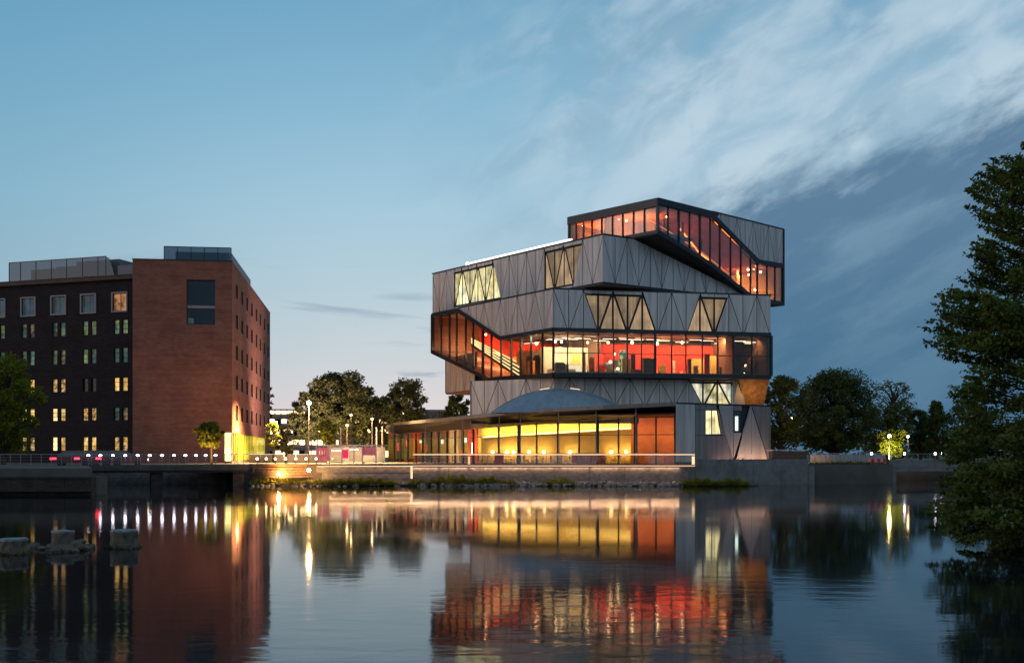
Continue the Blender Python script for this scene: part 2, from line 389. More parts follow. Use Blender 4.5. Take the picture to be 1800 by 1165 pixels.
def inside(pt, poly):
    r = False; x, y = pt
    for i in range(len(poly)):
        (x0, y0), (x1, y1) = poly[i], poly[(i + 1) % len(poly)]
        if (y0 > y) != (y1 > y) and x < (x1 - x0) * (y - y0) / (y1 - y0) + x0: r = not r
    return r
class Fac:
    """vertical facade plane between two plan corners; s metres along it, z up, o outwards"""
    def __init__(s, a, b):
        s.a = Vector(a); s.b = Vector(b); s.L = (s.b - s.a).length; s.u = (s.b - s.a) / s.L
        n = Vector((s.u.y, -s.u.x)); s.n = n if n.dot(-(s.a + s.b)) > 0 else -n
    def at(s, px, py):
        dx, dz = (px - CX) / F, (HY - py) / F
        t = (s.a.x * s.u.y - s.a.y * s.u.x) / (dx * s.u.y - s.u.x)
        p = Vector((t * dx, t)); return ((p - s.a).dot(s.u), EYE + t * dz)
    def pts(s, l): return [s.at(*p) for p in l]
    def px(s, q, z):
        p = s.a + s.u * q; return (CX + F * p.x / p.y, HY - F * (z - EYE) / p.y)
    def P(s, q, z, o=0.0):
        p = s.a + s.u * q + s.n * o; return (p.x, p.y, z)
    def prism(s, mb, poly, o0, o1):
        a, b = [s.P(q, z, o0) for q, z in poly], [s.P(q, z, o1) for q, z in poly]
        return mb.loft(a, b)
    def rect(s, mb, q0, q1, z0, z1, o0, o1): return s.prism(mb, [(q0, z0), (q1, z0), (q1, z1), (q0, z1)], o0, o1)
    def span(s, poly, q):
        zs = []
        for i in range(len(poly)):
            (x0, y0), (x1, y1) = poly[i], poly[(i + 1) % len(poly)]
            if (x0 > q) != (x1 > q): zs.append(y0 + (y1 - y0) * (q - x0) / (x1 - x0))
        return (min(zs), max(zs)) if len(zs) > 1 else None
def stroke(pts, th, side=1):
    """polygon that follows a polyline with mitred joints; side 1 grows up/left of it, -1 down, 0 both"""
    lo, hi = (0, th) if side == 1 else ((-th, 0) if side == -1 else (-th / 2, th / 2))
    A, B = [], []
    for i in range(len(pts)):
        p = Vector(pts[i]); n = []
        if i > 0: d = (p - Vector(pts[i - 1])).normalized(); n.append(Vector((-d.y, d.x)))
        if i < len(pts) - 1: d = (Vector(pts[i + 1]) - p).normalized(); n.append(Vector((-d.y, d.x)))
        m = (n[0] + n[-1]).normalized(); k = 1 / max(.4, m.dot(n[0]))
        A.append(tuple(p + m * lo * k)); B.append(tuple(p + m * hi * k))
    return A + B[::-1]

def cladding(fac, region, n, z0, z1, parent, mat='panel', lits=(), vgap=.022, dgap=.05, flip=0, q0=0.0, q1=None, clad_names='cladding_panel'):
    """zigzag cladding: each strip holds one diagonal; triangles inside a lit outline are windows"""
    q1 = fac.L if q1 is None else q1
    w_ = (q1 - q0) / n
    for i in range(n):
        a, b = q0 + i * w_, q0 + (i + 1) * w_
        if (i + flip) % 2 == 0: tris = ([(a, z0), (b, z1), (a, z1)], [(a, z0), (b, z0), (b, z1)])
        else: tris = ([(a, z1), (b, z0), (b, z1)], [(a, z0), (b, z0), (a, z1)])
        for ti, t in enumerate(tris):
            c = (sum(p[0] for p in t) / 3, sum(p[1] for p in t) / 3)
            pxc = fac.px(*c); lm = None
            for lp, lmname in lits:
                if inside(pxc, lp): lm = lmname
            if lm:
                h = z1 - z0
                body = clip_half(clip_half(list(t), 0, 1, -(z0 + .07 * h)), 0, -1, z0 + .90 * h)
                g = clip_convex(region, body, .115); lm = {('lit_amber', 0): 'lit_amber_dim', ('lit_yellow', 0): 'lit_yellow_dim'}.get((lm, ti), lm)
                for zone in (clip_half(list(t), 0, 1, -(z0 + .915 * h)), clip_half(list(t), 0, -1, z0 + .055 * h)):
                    if len(zone) > 2:
                        q = clip_convex(region, zone, .03)
                        if q: mb = MB(); fac.prism(mb, q, -.06, .0); mb.build('cladding_panel', M[mat], parent)
                if g: mb = MB(); fac.prism(mb, g, -.17, -.13); mb.build('window_pane', M[lm], parent)
            else:
                g = clip_convex(region, t, dgap / 2 + .01)
                if g:
                    mb = MB(); fac.prism(mb, g, -.06, random.uniform(-.004, .006)); mb.build('cladding_panel', M[mat], parent)
def glazing(fac, poly, cuts, parent, thick=(), transom=None, bar=.10, glass='glass', o=-.06):
    """panes between mullions (cuts = s positions), an optional transom height"""
    qs = sorted(cuts); zlo = min(p[1] for p in poly) - 1; zhi = max(p[1] for p in poly) + 1
    qmin, qmax = min(p[0] for p in poly), max(p[0] for p in poly)
    ed = [qmin] + [q for q in qs if qmin + .2 < q < qmax - .2] + [qmax]
    for a, b in zip(ed, ed[1:]):
        zs = [zlo, zhi] if transom is None else [zlo, transom, zhi]
        for c, d in zip(zs, zs[1:]):
            g = clip_convex(poly, [(a, c), (b, c), (b, d), (a, d)], .03)
            if g: mb = MB(); fac.prism(mb, g, o - .02, o + .0); mb.build('glass_pane', M[glass], parent)
    for q in ed[1:-1]:
        s_ = fac.span(poly, q)
        if not s_: continue
        w_ = bar * (2.4 if any(abs(q - k) < .25 for k in thick) else 1) / 2
        mb = MB(); fac.rect(mb, q - w_, q + w_, s_[0], s_[1], o - .12, o + .09); mb.build('mullion', M['frame'], parent)
    if transom is not None:
        mb = MB(); fac.rect(mb, qmin, qmax, transom - .035, transom + .035, o - .09, o + .05); mb.build('transom', M['frame'], parent)
def area_light(name, loc, size, power, color, look, parent=None, spread=None):
    l = bpy.data.lights.new(name, 'AREA'); l.shape = 'RECTANGLE'; l.size, l.size_y = size; l.energy = power; l.color = color
    if spread: l.spread = R(spread)
    o = link(bpy.data.objects.new(name, l)); o.location = loc
    o.rotation_euler = (Vector(look) - Vector(loc)).to_track_quat('-Z', 'Y').to_euler(); return o
def point_light(name, loc, power, color, r=.15):
    l = bpy.data.lights.new(name, 'POINT'); l.energy = power; l.color = color; l.shadow_soft_size = r
    o = link(bpy.data.objects.new(name, l)); o.location = loc; return o

# ============================================================ THE SETTING
GZ = 1.9
wm = MB(); wm.add([(-700, -60, 0), (700, -60, 0), (700, 420, 0), (-700, 420, 0)], [(0, 1, 2, 3)]); wm.build('water', M['water'], kind='structure')
shore = [(-3000, 77), (-29.9, 77), (X(150, 106), 106), (X(444, 106), 106), (X(444, 100.4), 100.4), (X(1224, 100.4), 100.4), (X(1420, 105.6), 105.6),
         (X(1432, 106), 106), (37.5, 106.4), (37.5, 124), (72, 124), (72, 112), (70, 75), (3000, 75), (3000, 3500), (-3000, 3500)]
g = MB(); g.plan(shore, -1, GZ); g.build('ground', M['ground'], kind='structure')
g = MB(); g.plan([(17.0, 36), (18.6, 40), (27, 58), (66, 74.8), (3000, 74.8), (3000, -50), (19, -50), (17.2, 20)], -1, .38); g.build('river_bank', M['ground'], kind='structure')

# terrace retaining walls
def wall_thing(name, label, fac, z0, z1, th, mat, cop=None, seams=0):
    t = empty(name, fac.P(fac.L / 2, z0), label, 'wall')
    n = max(1, seams)
    for i in range(n):
        mb = MB(); fac.rect(mb, i * fac.L / n + .012, (i + 1) * fac.L / n - .012, z0, z1, -th, random.uniform(0, .008)); o = mb.build('wall_section', M[mat]); parent_keep(o, t)
    if cop: mb = MB(); fac.rect(mb, 0, fac.L, z1 + .003, z1 + .15, -th - .05, .08); o = mb.build('coping', M[cop]); parent_keep(o, t)
    return t
def parent_keep(o, p):
    o.parent = p; o.location = Vector(o.location) - Vector(p.location)
T1 = Fac(plan(726, 100), plan(1222, 100)); T2 = Fac(plan(1222.3, 100), plan(1421, 105.5)); T2b = Fac(plan(1421.2, 105.4), plan(1432, 105.6))
t1 = wall_thing('retaining_wall', 'long grey stone retaining wall under the lit cafe terrace', T1, -.3, 1.75, .4, 'stone_wall', None, 8)
wall_thing('retaining_wall', 'taller bare concrete wall right of the lit terrace rail', T2, -.3, 2.42, .4, 'concrete', None, 4)
wall_thing('retaining_wall', 'low concrete step ending the wall beside the round tree', T2b, -.3, 1.7, .4, 'concrete')
# ------------------------------------------------------------ MUSEUM of stacked, turned storeys
mus = empty('museum_building', (0, 0, 0), 'stacked angular museum of turned grey storeys with glowing red glass bands', 'building')
L3a, L3b, L3c = plan(760, 127), plan(973, 108), plan(1355, 112.6)
F3L, F3R = Fac(L3a, L3b), Fac(L3b, L3c)
L4a, L4b, L4c = plan(760, 130), plan(1060, 106.5), plan(1348, 119.4)
F4L, F4R = Fac(L4a, L4b), Fac(L4b, L4c)
L5a, L5b, L5c = plan(1000, 115.7), plan(1157, 107), plan(1377, 121.9)
F5L, F5R = Fac(L5a, L5b), Fac(L5b, L5c)
def inset(fac, q, o): p = fac.P(q, 0, o); return (p[0], p[1])
def storey(name, label): 
    return None
def backing(fac, poly, parent, o0=-.34, o1=-.2, mat='joint'):
    mb = MB(); fac.prism(mb, poly, o0, o1); return mb.build('backing_wall', M[mat], parent)
def edge_band(fac, px_pts, th, parent, side=1, o0=-.1, o1=.14, name='edge_band', mat='frame'):
    mb = MB(); fac.prism(mb, stroke(fac.pts(px_pts), th, side), o0, o1); return mb.build(name, M[mat], parent)

# ---- storey 4 (upper box with the long left flank)
z4b, z4t = EYE + 16.95, EYE + 21.62
roof4 = MB(); roof4.plan([inset(F4L, 0, -.3), inset(F4L, F4L.L, -.3), inset(F4R, 6.0, -.3), inset(F4R, 11.5, -14), inset(F4L, 4, -16)], z4t - .5, z4t - .25)
s4 = roof4.build('storey', M['panel_dark'], mus, label='upper grey clad storey with pale lit window triangles on its left flank')
bot4 = MB(); bot4.plan([inset(F4L, 0, -.02), inset(F4L, F4L.L, -.02), inset(F4R, F4R.L, -.02), inset(F4R, F4R.L, -10), inset(F4L, 6, -14)], z4b - .22, z4b - .02)
bot4.build('soffit', M['soffit'], s4)
reg = [(0, z4b), (F4L.L, z4b), (F4L.L, z4t), (0, z4t)]
lit4 = [([(786, 470), (856, 455), (884, 545), (812, 550)], 'lit_yellow'), ([(944, 440), (1012, 425), (1014, 470), (1002, 505), (962, 512)], 'lit_amber')]
cladding(F4L, reg, 20, z4b, z4t, s4, lits=lit4, flip=1)
backing(F4L, reg, s4)
regR = [(0, z4b), (0, z4t), F4R.at(1111, 419), F4R.at(1306, 515), (F4R.L, z4b)]
regR[1] = (0, z4t); regR.insert(2, (F4R.at(1111, 419)[0], z4t)) if False else None
cladding(F4R, regR, 15, z4b, z4t, s4, flip=1)
backing(F4R, [(0, z4b), (0, z4t), F4R.at(1111, 421), F4R.at(1300, 517), (F4R.L - 1, z4b)], s4)
mb = MB(); F4L.rect(mb, -.03, F4L.L + .03, z4t + .003, z4t + .12, -.35, .07); mb.build('roof_edge', M['frame'], s4)
mb = MB(); F4R.rect(mb, .1, F4R.at(1109, 419)[0], z4t + .003, z4t + .12, -.35, .07); mb.build('roof_edge', M['frame'], s4)
mb = MB(); F4L.rect(mb, 0, .2, z4b, z4t, -14, -.36); mb.build('backing_wall', M['panel_dark'], s4)
# lit rail along the roof terrace
q0, q1 = F4L.at(818, 466)[0], F4L.at(1000, 425)[0]
mb = MB(); F4L.rect(mb, q0, q1, z4t + .30, z4t + .44, -.45, -.33); mb.build('light_strip', M['strip_white'], s4)
mb = MB(); F4L.rect(mb, q0, q1, z4t + .13, z4t + .29, -.41, -.38); mb.build('rail_glass', M['rail_glass'], s4)
mb = MB(); mb.ball(F4L.P(q0, z4t + .33, -.3), .2); mb.build('lamp', M['lamp_white'], s4)

# ---- storey 3 (middle box, glass band below)
z3t = EYE + 16.5; z3g = EYE + 12.2; z3f = EYE + 8.30
core = MB(); core.plan([inset(F3L, 1, -.4), inset(F3L, F3L.L, -.4), inset(F3R, F3R.L - .2, -.4), inset(F3R, F3R.L - .2, -15), inset(F3L, 3, -13)], z3t - .5, z3t - .25)
s3 = core.build('storey', M['panel_dark'], mus, label='middle storey, grey zigzag cladding above a red lit glass band')
n3l, n3r = 15, 15
clad3L = F3L.pts([(796, 549), (806, 548), (879, 597), (973, 581)]); clad3L = [(clad3L[0][0], clad3L[0][1])] + clad3L[1:] + [(F3L.L, z3t), (clad3L[0][0], z3t)]
cladding(F3L, clad3L, n3l, z3g, z3t, s3, flip=0)
backing(F3L, clad3L, s3)
reg = [(0, z3g), (F3R.L, z3g), (F3R.L, z3t), (0, z3t)]
lit3 = [([(1028, 500), (1122, 500), (1152, 600), (1064, 585)], 'lit_amber'), ([(1232, 515), (1288, 515), (1262, 590), (1206, 590)], 'lit_amber')]
cladding(F3R, reg, n3r, z3g, z3t, s3, lits=lit3, flip=1)
backing(F3R, reg, s3)
mb = MB(); F3R.rect(mb, .1, F3R.L + .04, z3t + .003, z3t + .12, -.35, .06); mb.build('roof_edge', M['frame'], s3)
mb = MB(); F3L.rect(mb, F3L.at(806, 540)[0], F3L.L + .04, z3t + .003, z3t + .12, -.35, .06); mb.build('roof_edge', M['frame'], s3)
top3 = [(760, 557), (806, 549), (879, 598), (973, 583)]
edge_band(F3L, top3, .42, s3, 1)
edge_band(F3R, [(973, 583), (1355, 592)], .42, s3, 1)
bot3 = [(760, 615), (860, 663), (973, 655)]
edge_band(F3L, bot3, .42, s3, -1)
edge_band(F3R, [(973, 655), (1355, 659)], .42, s3, -1)
mb = MB(); F3L.rect(mb, -.16, .1, F3L.at(760, 620)[1], F3L.at(760, 553)[1], -.2, .14); mb.build('corner_post', M['frame'], s3)
mb = MB(); F3R.rect(mb, F3R.L - .1, F3R.L + .16, F3R.at(1355, 661)[1], F3R.at(1355, 590)[1], -.2, .14); mb.build('corner_post', M['frame'], s3)
mb = MB(); mb.tube([F3R.P(0, z3f, -.02), F3R.P(0, z3g, -.02)], .12, 6); mb.build('corner_post', M['frame'], s3)
gl3L = F3L.pts(top3) + F3L.pts(bot3)[::-1]
cutsL = [F3L.at(p, 600)[0] for p in (775, 789.5, 802, 818, 831, 848, 863, 880, 898, 915, 932.5, 952.5)]
glazing(F3L, gl3L, cutsL, s3, thick=[F3L.at(915, 600)[0], F3L.at(848, 600)[0]])
gl3R = F3R.pts([(973, 583), (1355, 592), (1355, 658), (973, 654)])
cutsR = [F3R.at(p, 600)[0] for p in (998, 1025, 1052, 1079, 1103, 1128, 1152, 1181, 1206, 1235, 1262, 1289, 1322)]
glazing(F3R, gl3R, cutsR, s3, thick=[F3R.at(1152, 600)[0], F3R.at(1289, 600)[0]], transom=EYE + 10.15)
# floor and ceiling follow the same folded lines, 7 m deep
mb = MB(); F3L.prism(mb, stroke(F3L.pts(bot3), .3, -1), -7, -.12); mb.build('floor', M['floor_in'], s3)
mb = MB(); F3L.prism(mb, stroke(F3L.pts(top3), .3, 1), -7, -.38); mb.build('ceiling', M['ceil'], s3)
p0, p1 = inset(F3L, F3L.L, -.1), inset(F3R, F3R.L, -.1)
mb = MB(); mb.plan([p0, p1, inset(F3R, F3R.L, -14.5), inset(F3R, 4, -14.5), inset(F3L, F3L.L - .1, -7)], z3f - .38, z3f - .02); mb.build('floor', M['floor_in'], s3)
mb = MB(); mb.plan([inset(F3L, F3L.L, -.36), inset(F3R, F3R.L, -.36), inset(F3R, F3R.L, -14.5), inset(F3R, 4, -14.5), inset(F3L, F3L.L - .1, -7)], z3g + .06, z3g + .4); mb.build('ceiling', M['ceil'], s3)
q8 = F3L.at(862, 663)[0]; mb = MB(); mb.plan([inset(F3L, q8, -.3), inset(F3L, F3L.L, -.3), inset(F3R, F3R.L, -.3), inset(F3R, F3R.L, -12), inset(F3L, q8, -12)], z3f - .48, z3f - .40); mb.build('soffit', M['soffit'], s3)
def room_wall(fac, pxa, pxb, off, z0, z1, mat, parent, name='room_wall', th=.2):
    """inner wall parallel to a facade, off metres inside, between two picture columns of the photo's view"""
    f2 = Fac(inset(fac, 0, -off), inset(fac, fac.L, -off))
    qa, qb = max(.1, f2.at(pxa, 600)[0]), min(fac.L - .1, f2.at(pxb, 600)[0])
    mb = MB(); f2.rect(mb, qa, qb, z0, z1, -th, 0); return mb.build(name, M[mat], parent)
mb = MB(); F3L.prism(mb, clip_half(gl3L, -1, 0, F3L.at(893, 600)[0]), -6.8, -6.6); mb.build('room_wall', M['red'], s3)
mb = MB(); F3L.rect(mb, .02, .14, gl3L[-1][1], gl3L[0][1], -6.6, -.2); mb.build('room_wall', M['brown'], s3)
room_wall(F3L, 908, 932, 3.2, z3f, z3g - 1.0, 'orange', s3)
room_wall(F3L, 932, 965, 4.6, z3f, z3g - .9, 'cream', s3)
mb = MB(); F3L.rect(mb, F3L.at(893, 600)[0], F3L.L - 1.5, z3f, z3g, -7.4, -7.2); mb.build('room_wall', M['brown'], s3)
room_wall(F3R, 930, 1052, 6.0, z3f, z3g - .9, 'cream', s3)
room_wall(F3R, 1052, 1288, 5.6, z3f, z3g - .5, 'red', s3)
room_wall(F3R, 1000, 1400, 8.5, z3f, z3g + .3, 'brown', s3)
mb = MB(); F3R.rect(mb, F3R.at(1290, 600)[0] - .1, F3R.at(1290, 600)[0] + .15, z3f, z3g, -6, -.3); mb.build('room_wall', M['brown'], s3)
mb = MB(); F3R.rect(mb, F3R.L - .4, F3R.L - .2, z3f, z3g, -8, -.3); mb.build('room_wall', M['brown'], s3)
mb = MB(); F3R.rect(mb, F3R.L - .15, F3R.L, z3f - .6, z3t, -14.5, -.45); mb.build('backing_wall', M['panel_dark'], s3)
for px_, off, w_, h_, mt in ((1228, 4.6, .75, 1.9, 'olive'), (1275, 3.0, .6, 1.0, 'frame'), (1097, 2.6, .45, 2.5, 'lit_white_dim'), (1068, 3.4, .5, 1.2, 'steel'), (940, 2.6, .35, 2.2, 'frame'), (1012, 3.4, 1.1, .9, 'strip_white_dim'), (1085, 3.2, .3, 1.5, 'steel'), (1140, 3.6, .5, .8, 'brown'), (985, 2.2, .5, 1.1, 'brown'), (1040, 2.8, .3, 1.7, 'orange')):
    fc_ = F3R if px_ > 973 else F3L
    f2 = Fac(inset(fc_, 0, -off), inset(fc_, fc_.L, -off)); q = f2.at(px_, 640)[0]
    mb = MB(); f2.rect(mb, q - w_, q + w_, z3f, z3f + h_ * .9, -.5, 0); f2.rect(mb, q - w_ * .8, q + w_ * .8, z3f + h_ * .9 + .003, z3f + h_, -.42, -.08); mb.build('exhibit_case', M[mt], s3)
# furniture, partitions and light bars scattered through the glass storeys
rc = random.Random(77)
def clutter(fac, pa, pb, n, zf, zc, offs, mats, par):
    for i in range(n):
        off = rc.uniform(*offs); px_ = pa + (pb - pa) * (i + rc.random()) / n
        f2 = Fac(inset(fac, 0, -off), inset(fac, fac.L, -off)); q = min(max(f2.at(px_, 600)[0], .6), fac.L - .6)
        w_ = rc.uniform(.12, .5); h_ = rc.choice([.5, .9, 1.1, 1.6, 2.2]) ; z = zf(q)
        mb = MB(); f2.rect(mb, q - w_, q + w_, z, z + h_, -.3, 0); mb.build('display_stand', M[rc.choice(mats)], par)
        if i % 2 == 0:
            zc_ = zc(q) - .35; mb = MB(); f2.rect(mb, q - .7, q + .7, zc_, zc_ + .05, -.08, 0); mb.build('light_bar', M['strip_cei'], par)
            mb = MB(); f2.rect(mb, q - 1.0, q + 1.0, zc_ + .12, zc_ + .22, -.2, -.1); mb.build('ceiling_duct', M['frame'], par)
clutter(F3R, 975, 1285, 26, lambda q: z3f, lambda q: z3g, (1.0, 4.8), ['brown', 'cream', 'orange', 'frame', 'steel', 'red', 'olive'], s3)
clutter(F3R, 1292, 1345, 5, lambda q: z3f, lambda q: z3g, (1.5, 4.0), ['brown', 'olive', 'frame'], s3)
clutter(F3L, 918, 968, 5, lambda q: z3f, lambda q: z3g, (1.0, 3.0), ['brown', 'cream', 'orange', 'frame'], s3)
room_wall(F3L, 762, 800, 5.0, z3f + 3.4, z3f + 6.6, 'olive', s3); room_wall(F3L, 806, 826, 5.2, z3f + 2.6, z3f + 5.6, 'cream', s3); room_wall(F3L, 868, 905, 4.6, z3f, z3f + 2.6, 'orange', s3)
# stair behind the right hand glass
f2 = Fac(inset(F3R, 0, -2.2), inset(F3R, F3R.L, -2.2))
sa, sb = f2.at(1318, 655), f2.at(1349, 604)
mb = MB(); f2.prism(mb, stroke([sa, sb], .55, 1), -1.2, 0); mb.build('stair_flight', M['brown'], s3)
for k in range(4):
    qx = f2.at(1326 + k * 7, 600)[0]; mb = MB(); f2.rect(mb, qx, qx + .05, z3f + 1 + k * .6, z3f + 3.4, -.2, -.15); mb.build('baluster', M['steel'], s3)
# escalator with lit treads and rails on the left
for off, dy in ((1.6, 0), (2.1, -7), (3.0, -14), (3.6, -21)):
    f2 = Fac(inset(F3L, 0, -off), inset(F3L, F3L.L, -off))
    a, b = f2.at(828, 603 + dy * .35), f2.at(912, 660 + dy)
    mb = MB(); f2.prism(mb, stroke([a, b], .12, 1), -.05, 0); mb.build('stair_light', M['strip_stair'], s3)
    mb = MB(); f2.prism(mb, stroke([(a[0], a[1] - .35), (b[0], b[1] - .35)], .3, 1), -.08, -.02); mb.build('stair_stringer', M['brown'], s3)
f2 = Fac(inset(F3L, 0, -1.6), inset(F3L, F3L.L, -1.6)); a, b = f2.at(828, 606), f2.at(912, 662)
N = 22
for k in range(N):
    t0 = k / N; q = a[0] + (b[0] - a[0]) * t0; z = a[1] + (b[1] - a[1]) * t0
    if k == 0: mb = MB(); f2.rect(mb, 0, abs(b[0] - a[0]) / N * .9, -.1, 0, -.5, 0); st = mb.build('stair_step', M['steel'], s3)
    o = st if k == 0 else st.copy()
    if k: col.objects.link(o)
    base0 = f2.P(0, 0, 0); p = f2.P(q, z - .1, 0); o.location = (p[0] - base0[0], p[1] - base0[1], z - .1)
# lights inside the middle storey
def in_pt(fac, px, off, z):
    f2 = Fac(inset(fac, 0, -off), inset(fac, fac.L, -off)); return f2.P(f2.at(px, 600)[0], z)
for px_, off, pw, c, look_off in ((945, 3, 260, (1, .75, .45), 6), (990, 3, 620, (1, .80, .52), 6), (1030, 3, 480, (1, .80, .5), 6), (1085, 2.4, 300, (1, .50, .28), 6), (1125, 2.4, 300, (1, .5, .28), 6),
                                  (1170, 2.4, 420, (1, .55, .26), 6), (1215, 2.4, 330, (1, .5, .28), 6), (1258, 2.4, 520, (1, .62, .34), 6)):
    area_light('room_light', in_pt(F3R, px_, off, z3g - .25), (2.2, .5), pw * .55, c, in_pt(F3R, px_, look_off + 1.5, z3f + .8))
area_light('room_light', in_pt(F3R, 1322, 2, z3g - .2), (1, 1), 60, (1, .6, .3), in_pt(F3R, 1322, 3.5, z3f))
for px_, pw, zz in ((785, 620, z3f + 5.6), (830, 640, z3f + 4.2), (870, 560, z3f + 3.0), (900, 420, z3g - .3)):
    area_light('room_light', in_pt(F3L, px_, 3.2, zz), (1.6, .8), pw, (1, .5, .26), in_pt(F3L, px_, 6.6, z3f - .5))
# uplights at the foot of the red wall
for px_ in (1160, 1255): point_light('floor_uplight', in_pt(F3R, px_, 5.0, z3f + .35), 60, (1, .62, .25), .12)

# ---- storey 5 (top box with the ramped glass)
z5t = EYE + 450 / F * 107; z5b = EYE + 394 / F * 107
fl5 = [(1157, 405), (1191, 425), (1249, 461.5), (1325, 522), (1377, 531)]
top5 = [(1157, 359.5), (1251, 382.5), (1332, 464), (1377, 471.5)]
mb = MB(); mb.plan([inset(F5L, 0, -.05), inset(F5L, F5L.L, -.05), inset(F5R, F5R.L, -.05), inset(F5R, F5R.L, -12.7), ], z5t - .3, z5t - .02)
s5 = mb.build('storey', M['frame'], mus, label='topmost storey with orange lit glass running down a ramp')
mb = MB(); F5L.rect(mb, -.1, F5L.L + .02, z5t - .02 - .80, z5t, -.04, .16); mb.build('edge_band', M['frame'], s5)
ups = F5R.pts([(1157, 360), (1251, 383), (1332, 464.5), (1377, 472)]); 
edge_band(F5R, [(1157, 359.5), (1251, 382.5), (1332, 464), (1377, 471.5)], .50, s5, 1)
mb = MB(); F5R.rect(mb, -.02, F5R.at(1262, 380)[0], z5t - .30, z5t + .003, -.02, .15); mb.build('edge_band', M['frame'], s5)
cl5 = F5R.pts([(1253, 375), (1332, 457), (1337, 460), (1377, 467)]) + [(F5R.L, z5t - .06), (F5R.at(1253, 370)[0], z5t - .06)]
cladding(F5R, cl5, 15, z5t - 4.7, z5t, s5, flip=0, mat='panel')
backing(F5R, cl5, s5)
mb = MB(); F5R.rect(mb, F5R.at(1253, 370)[0], F5R.L + .05, z5t - .05, z5t + .07, -.3, .07); mb.build('roof_edge', M['frame'], s5)
mb = MB(); F5R.rect(mb, F5R.L - .1, F5R.L + .12, F5R.at(1377, 537)[1], z5t, -.25, .1); mb.build('corner_post', M['frame'], s5)
edge_band(F5R, fl5, .42, s5, -1)
mb = MB(); F5L.rect(mb, -.1, F5L.L + .02, z5b - .34, z5b, -.1, .14); mb.build('edge_band', M['frame'], s5)
mb = MB(); F5R.rect(mb, -.1, .08, z5b - .3, z5t, -.2, .1); mb.build('corner_post', M['frame'], s5)
mb = MB(); F5L.rect(mb, -.05, .12, z5b, z5t, -.2, .12); mb.build('corner_post', M['frame'], s5)
gl5L = [(0, z5b), (F5L.L, z5b), (F5L.L, z5t - .8), (0, z5t - .8)]
glazing(F5L, gl5L, [F5L.at(p, 400)[0] for p in (1012, 1025, 1040, 1057, 1076, 1094, 1113, 1132)], s5)
gl5R = F5R.pts(top5) + F5R.pts(fl5)[::-1]
glazing(F5R, gl5R, [F5R.at(p, 400)[0] for p in (1175, 1194, 1213, 1231, 1249, 1266, 1285, 1303, 1320, 1332, 1349, 1363)], s5, thick=[F5R.at(1194, 400)[0], F5R.at(1231, 400)[0]], bar=.08)
DEP = 7.0
mb = MB(); F5R.prism(mb, stroke(F5R.pts(fl5), .42, -1), -DEP, -.13); mb.build('soffit', M['soffit'], s5)
mb = MB(); F5R.prism(mb, stroke(F5R.pts(fl5), .1, 1), -DEP, -.16); mb.build('floor', M['floor_in'], s5)
mb = MB(); F5R.prism(mb, stroke(F5R.pts(top5), .2, 1), -DEP, -.42); mb.build('ceiling', M['orange'], s5)
f5b = Fac(inset(F5R, 0, -DEP), inset(F5R, F5R.L, -DEP))
lo, hi = F5R.pts(fl5), F5R.pts(top5)
mb = MB(); f5b.prism(mb, [(q, z + .1) for q, z in lo] + [(q, z) for q, z in hi][::-1], -.2, 0); mb.build('room_wall', M['wood_wall'], s5)
f5h = Fac(inset(F5R, 0, -1.0), inset(F5R, F5R.L, -1.0))
mb = MB(); f5h.prism(mb, stroke([(q, z + 1.15) for q, z in lo], .08, 0), -.05, 0); mb.build('handrail', M['strip_orange_dim'], s5)
f5c = Fac(inset(F5R, 0, -3.5), inset(F5R, F5R.L, -3.5))
for q in (2.2, 5.2, 8.4, 11.6, 15.0, 18.2):
    zl_ = float(np.interp(q, [p[0] for p in lo], [p[1] for p in lo])); zh_ = float(np.interp(q, [p[0] for p in hi], [p[1] for p in hi]))
    mb = MB(); f5c.rect(mb, q - .12, q + .12, zl_, zh_, -.2, 0); mb.build('column', M['brown'], s5)
for k in range(26):
    q = 1 + k * .62; zl_ = float(np.interp(q, [p[0] for p in lo], [p[1] for p in lo]))
    mb = MB(); f5c.rect(mb, q, q + .6, zl_ - .1, zl_ + .38, -2.6, 2.2); mb.build('stair_step', M['wood_wall'], s5)
# left wing of the top storey: floor, ceiling, back wall
mb = MB(); mb.plan([inset(F5L, .2, -.1), inset(F5L, F5L.L - .1, -.1), inset(F5L, F5L.L - .1, -6), inset(F5L, .2, -6)], z5b - .3, z5b - .05); mb.build('floor', M['floor_in'], s5)
mb = MB(); mb.plan([inset(F5L, .2, -.1), inset(F5L, F5L.L - .1, -.1), inset(F5L, F5L.L - .1, -6), inset(F5L, .2, -6)], z5t - .75, z5t - .5); mb.build('ceiling', M['orange'], s5)
room_wall(F5L, 995, 1150, 5.6, z5b, z5t - .7, 'wood_wall', s5)
mb = MB(); F5L.rect(mb, .15, .3, z5b, z5t - .7, -5.6, -.2); mb.build('room_wall', M['brown'], s5)
mb = MB(); F5R.rect(mb, F5R.L - .35, F5R.L - .2, EYE + 16.9, EYE + 21.0, -DEP, -.2); mb.build('room_wall', M['olive'], s5)
mb = MB(); F5R.rect(mb, F5R.at(1345, 500)[0], F5R.at(1345, 500)[0] + .3, EYE + 16.9, EYE + 20.2, -4, -3.6); mb.build('room_wall', M['orange'], s5)
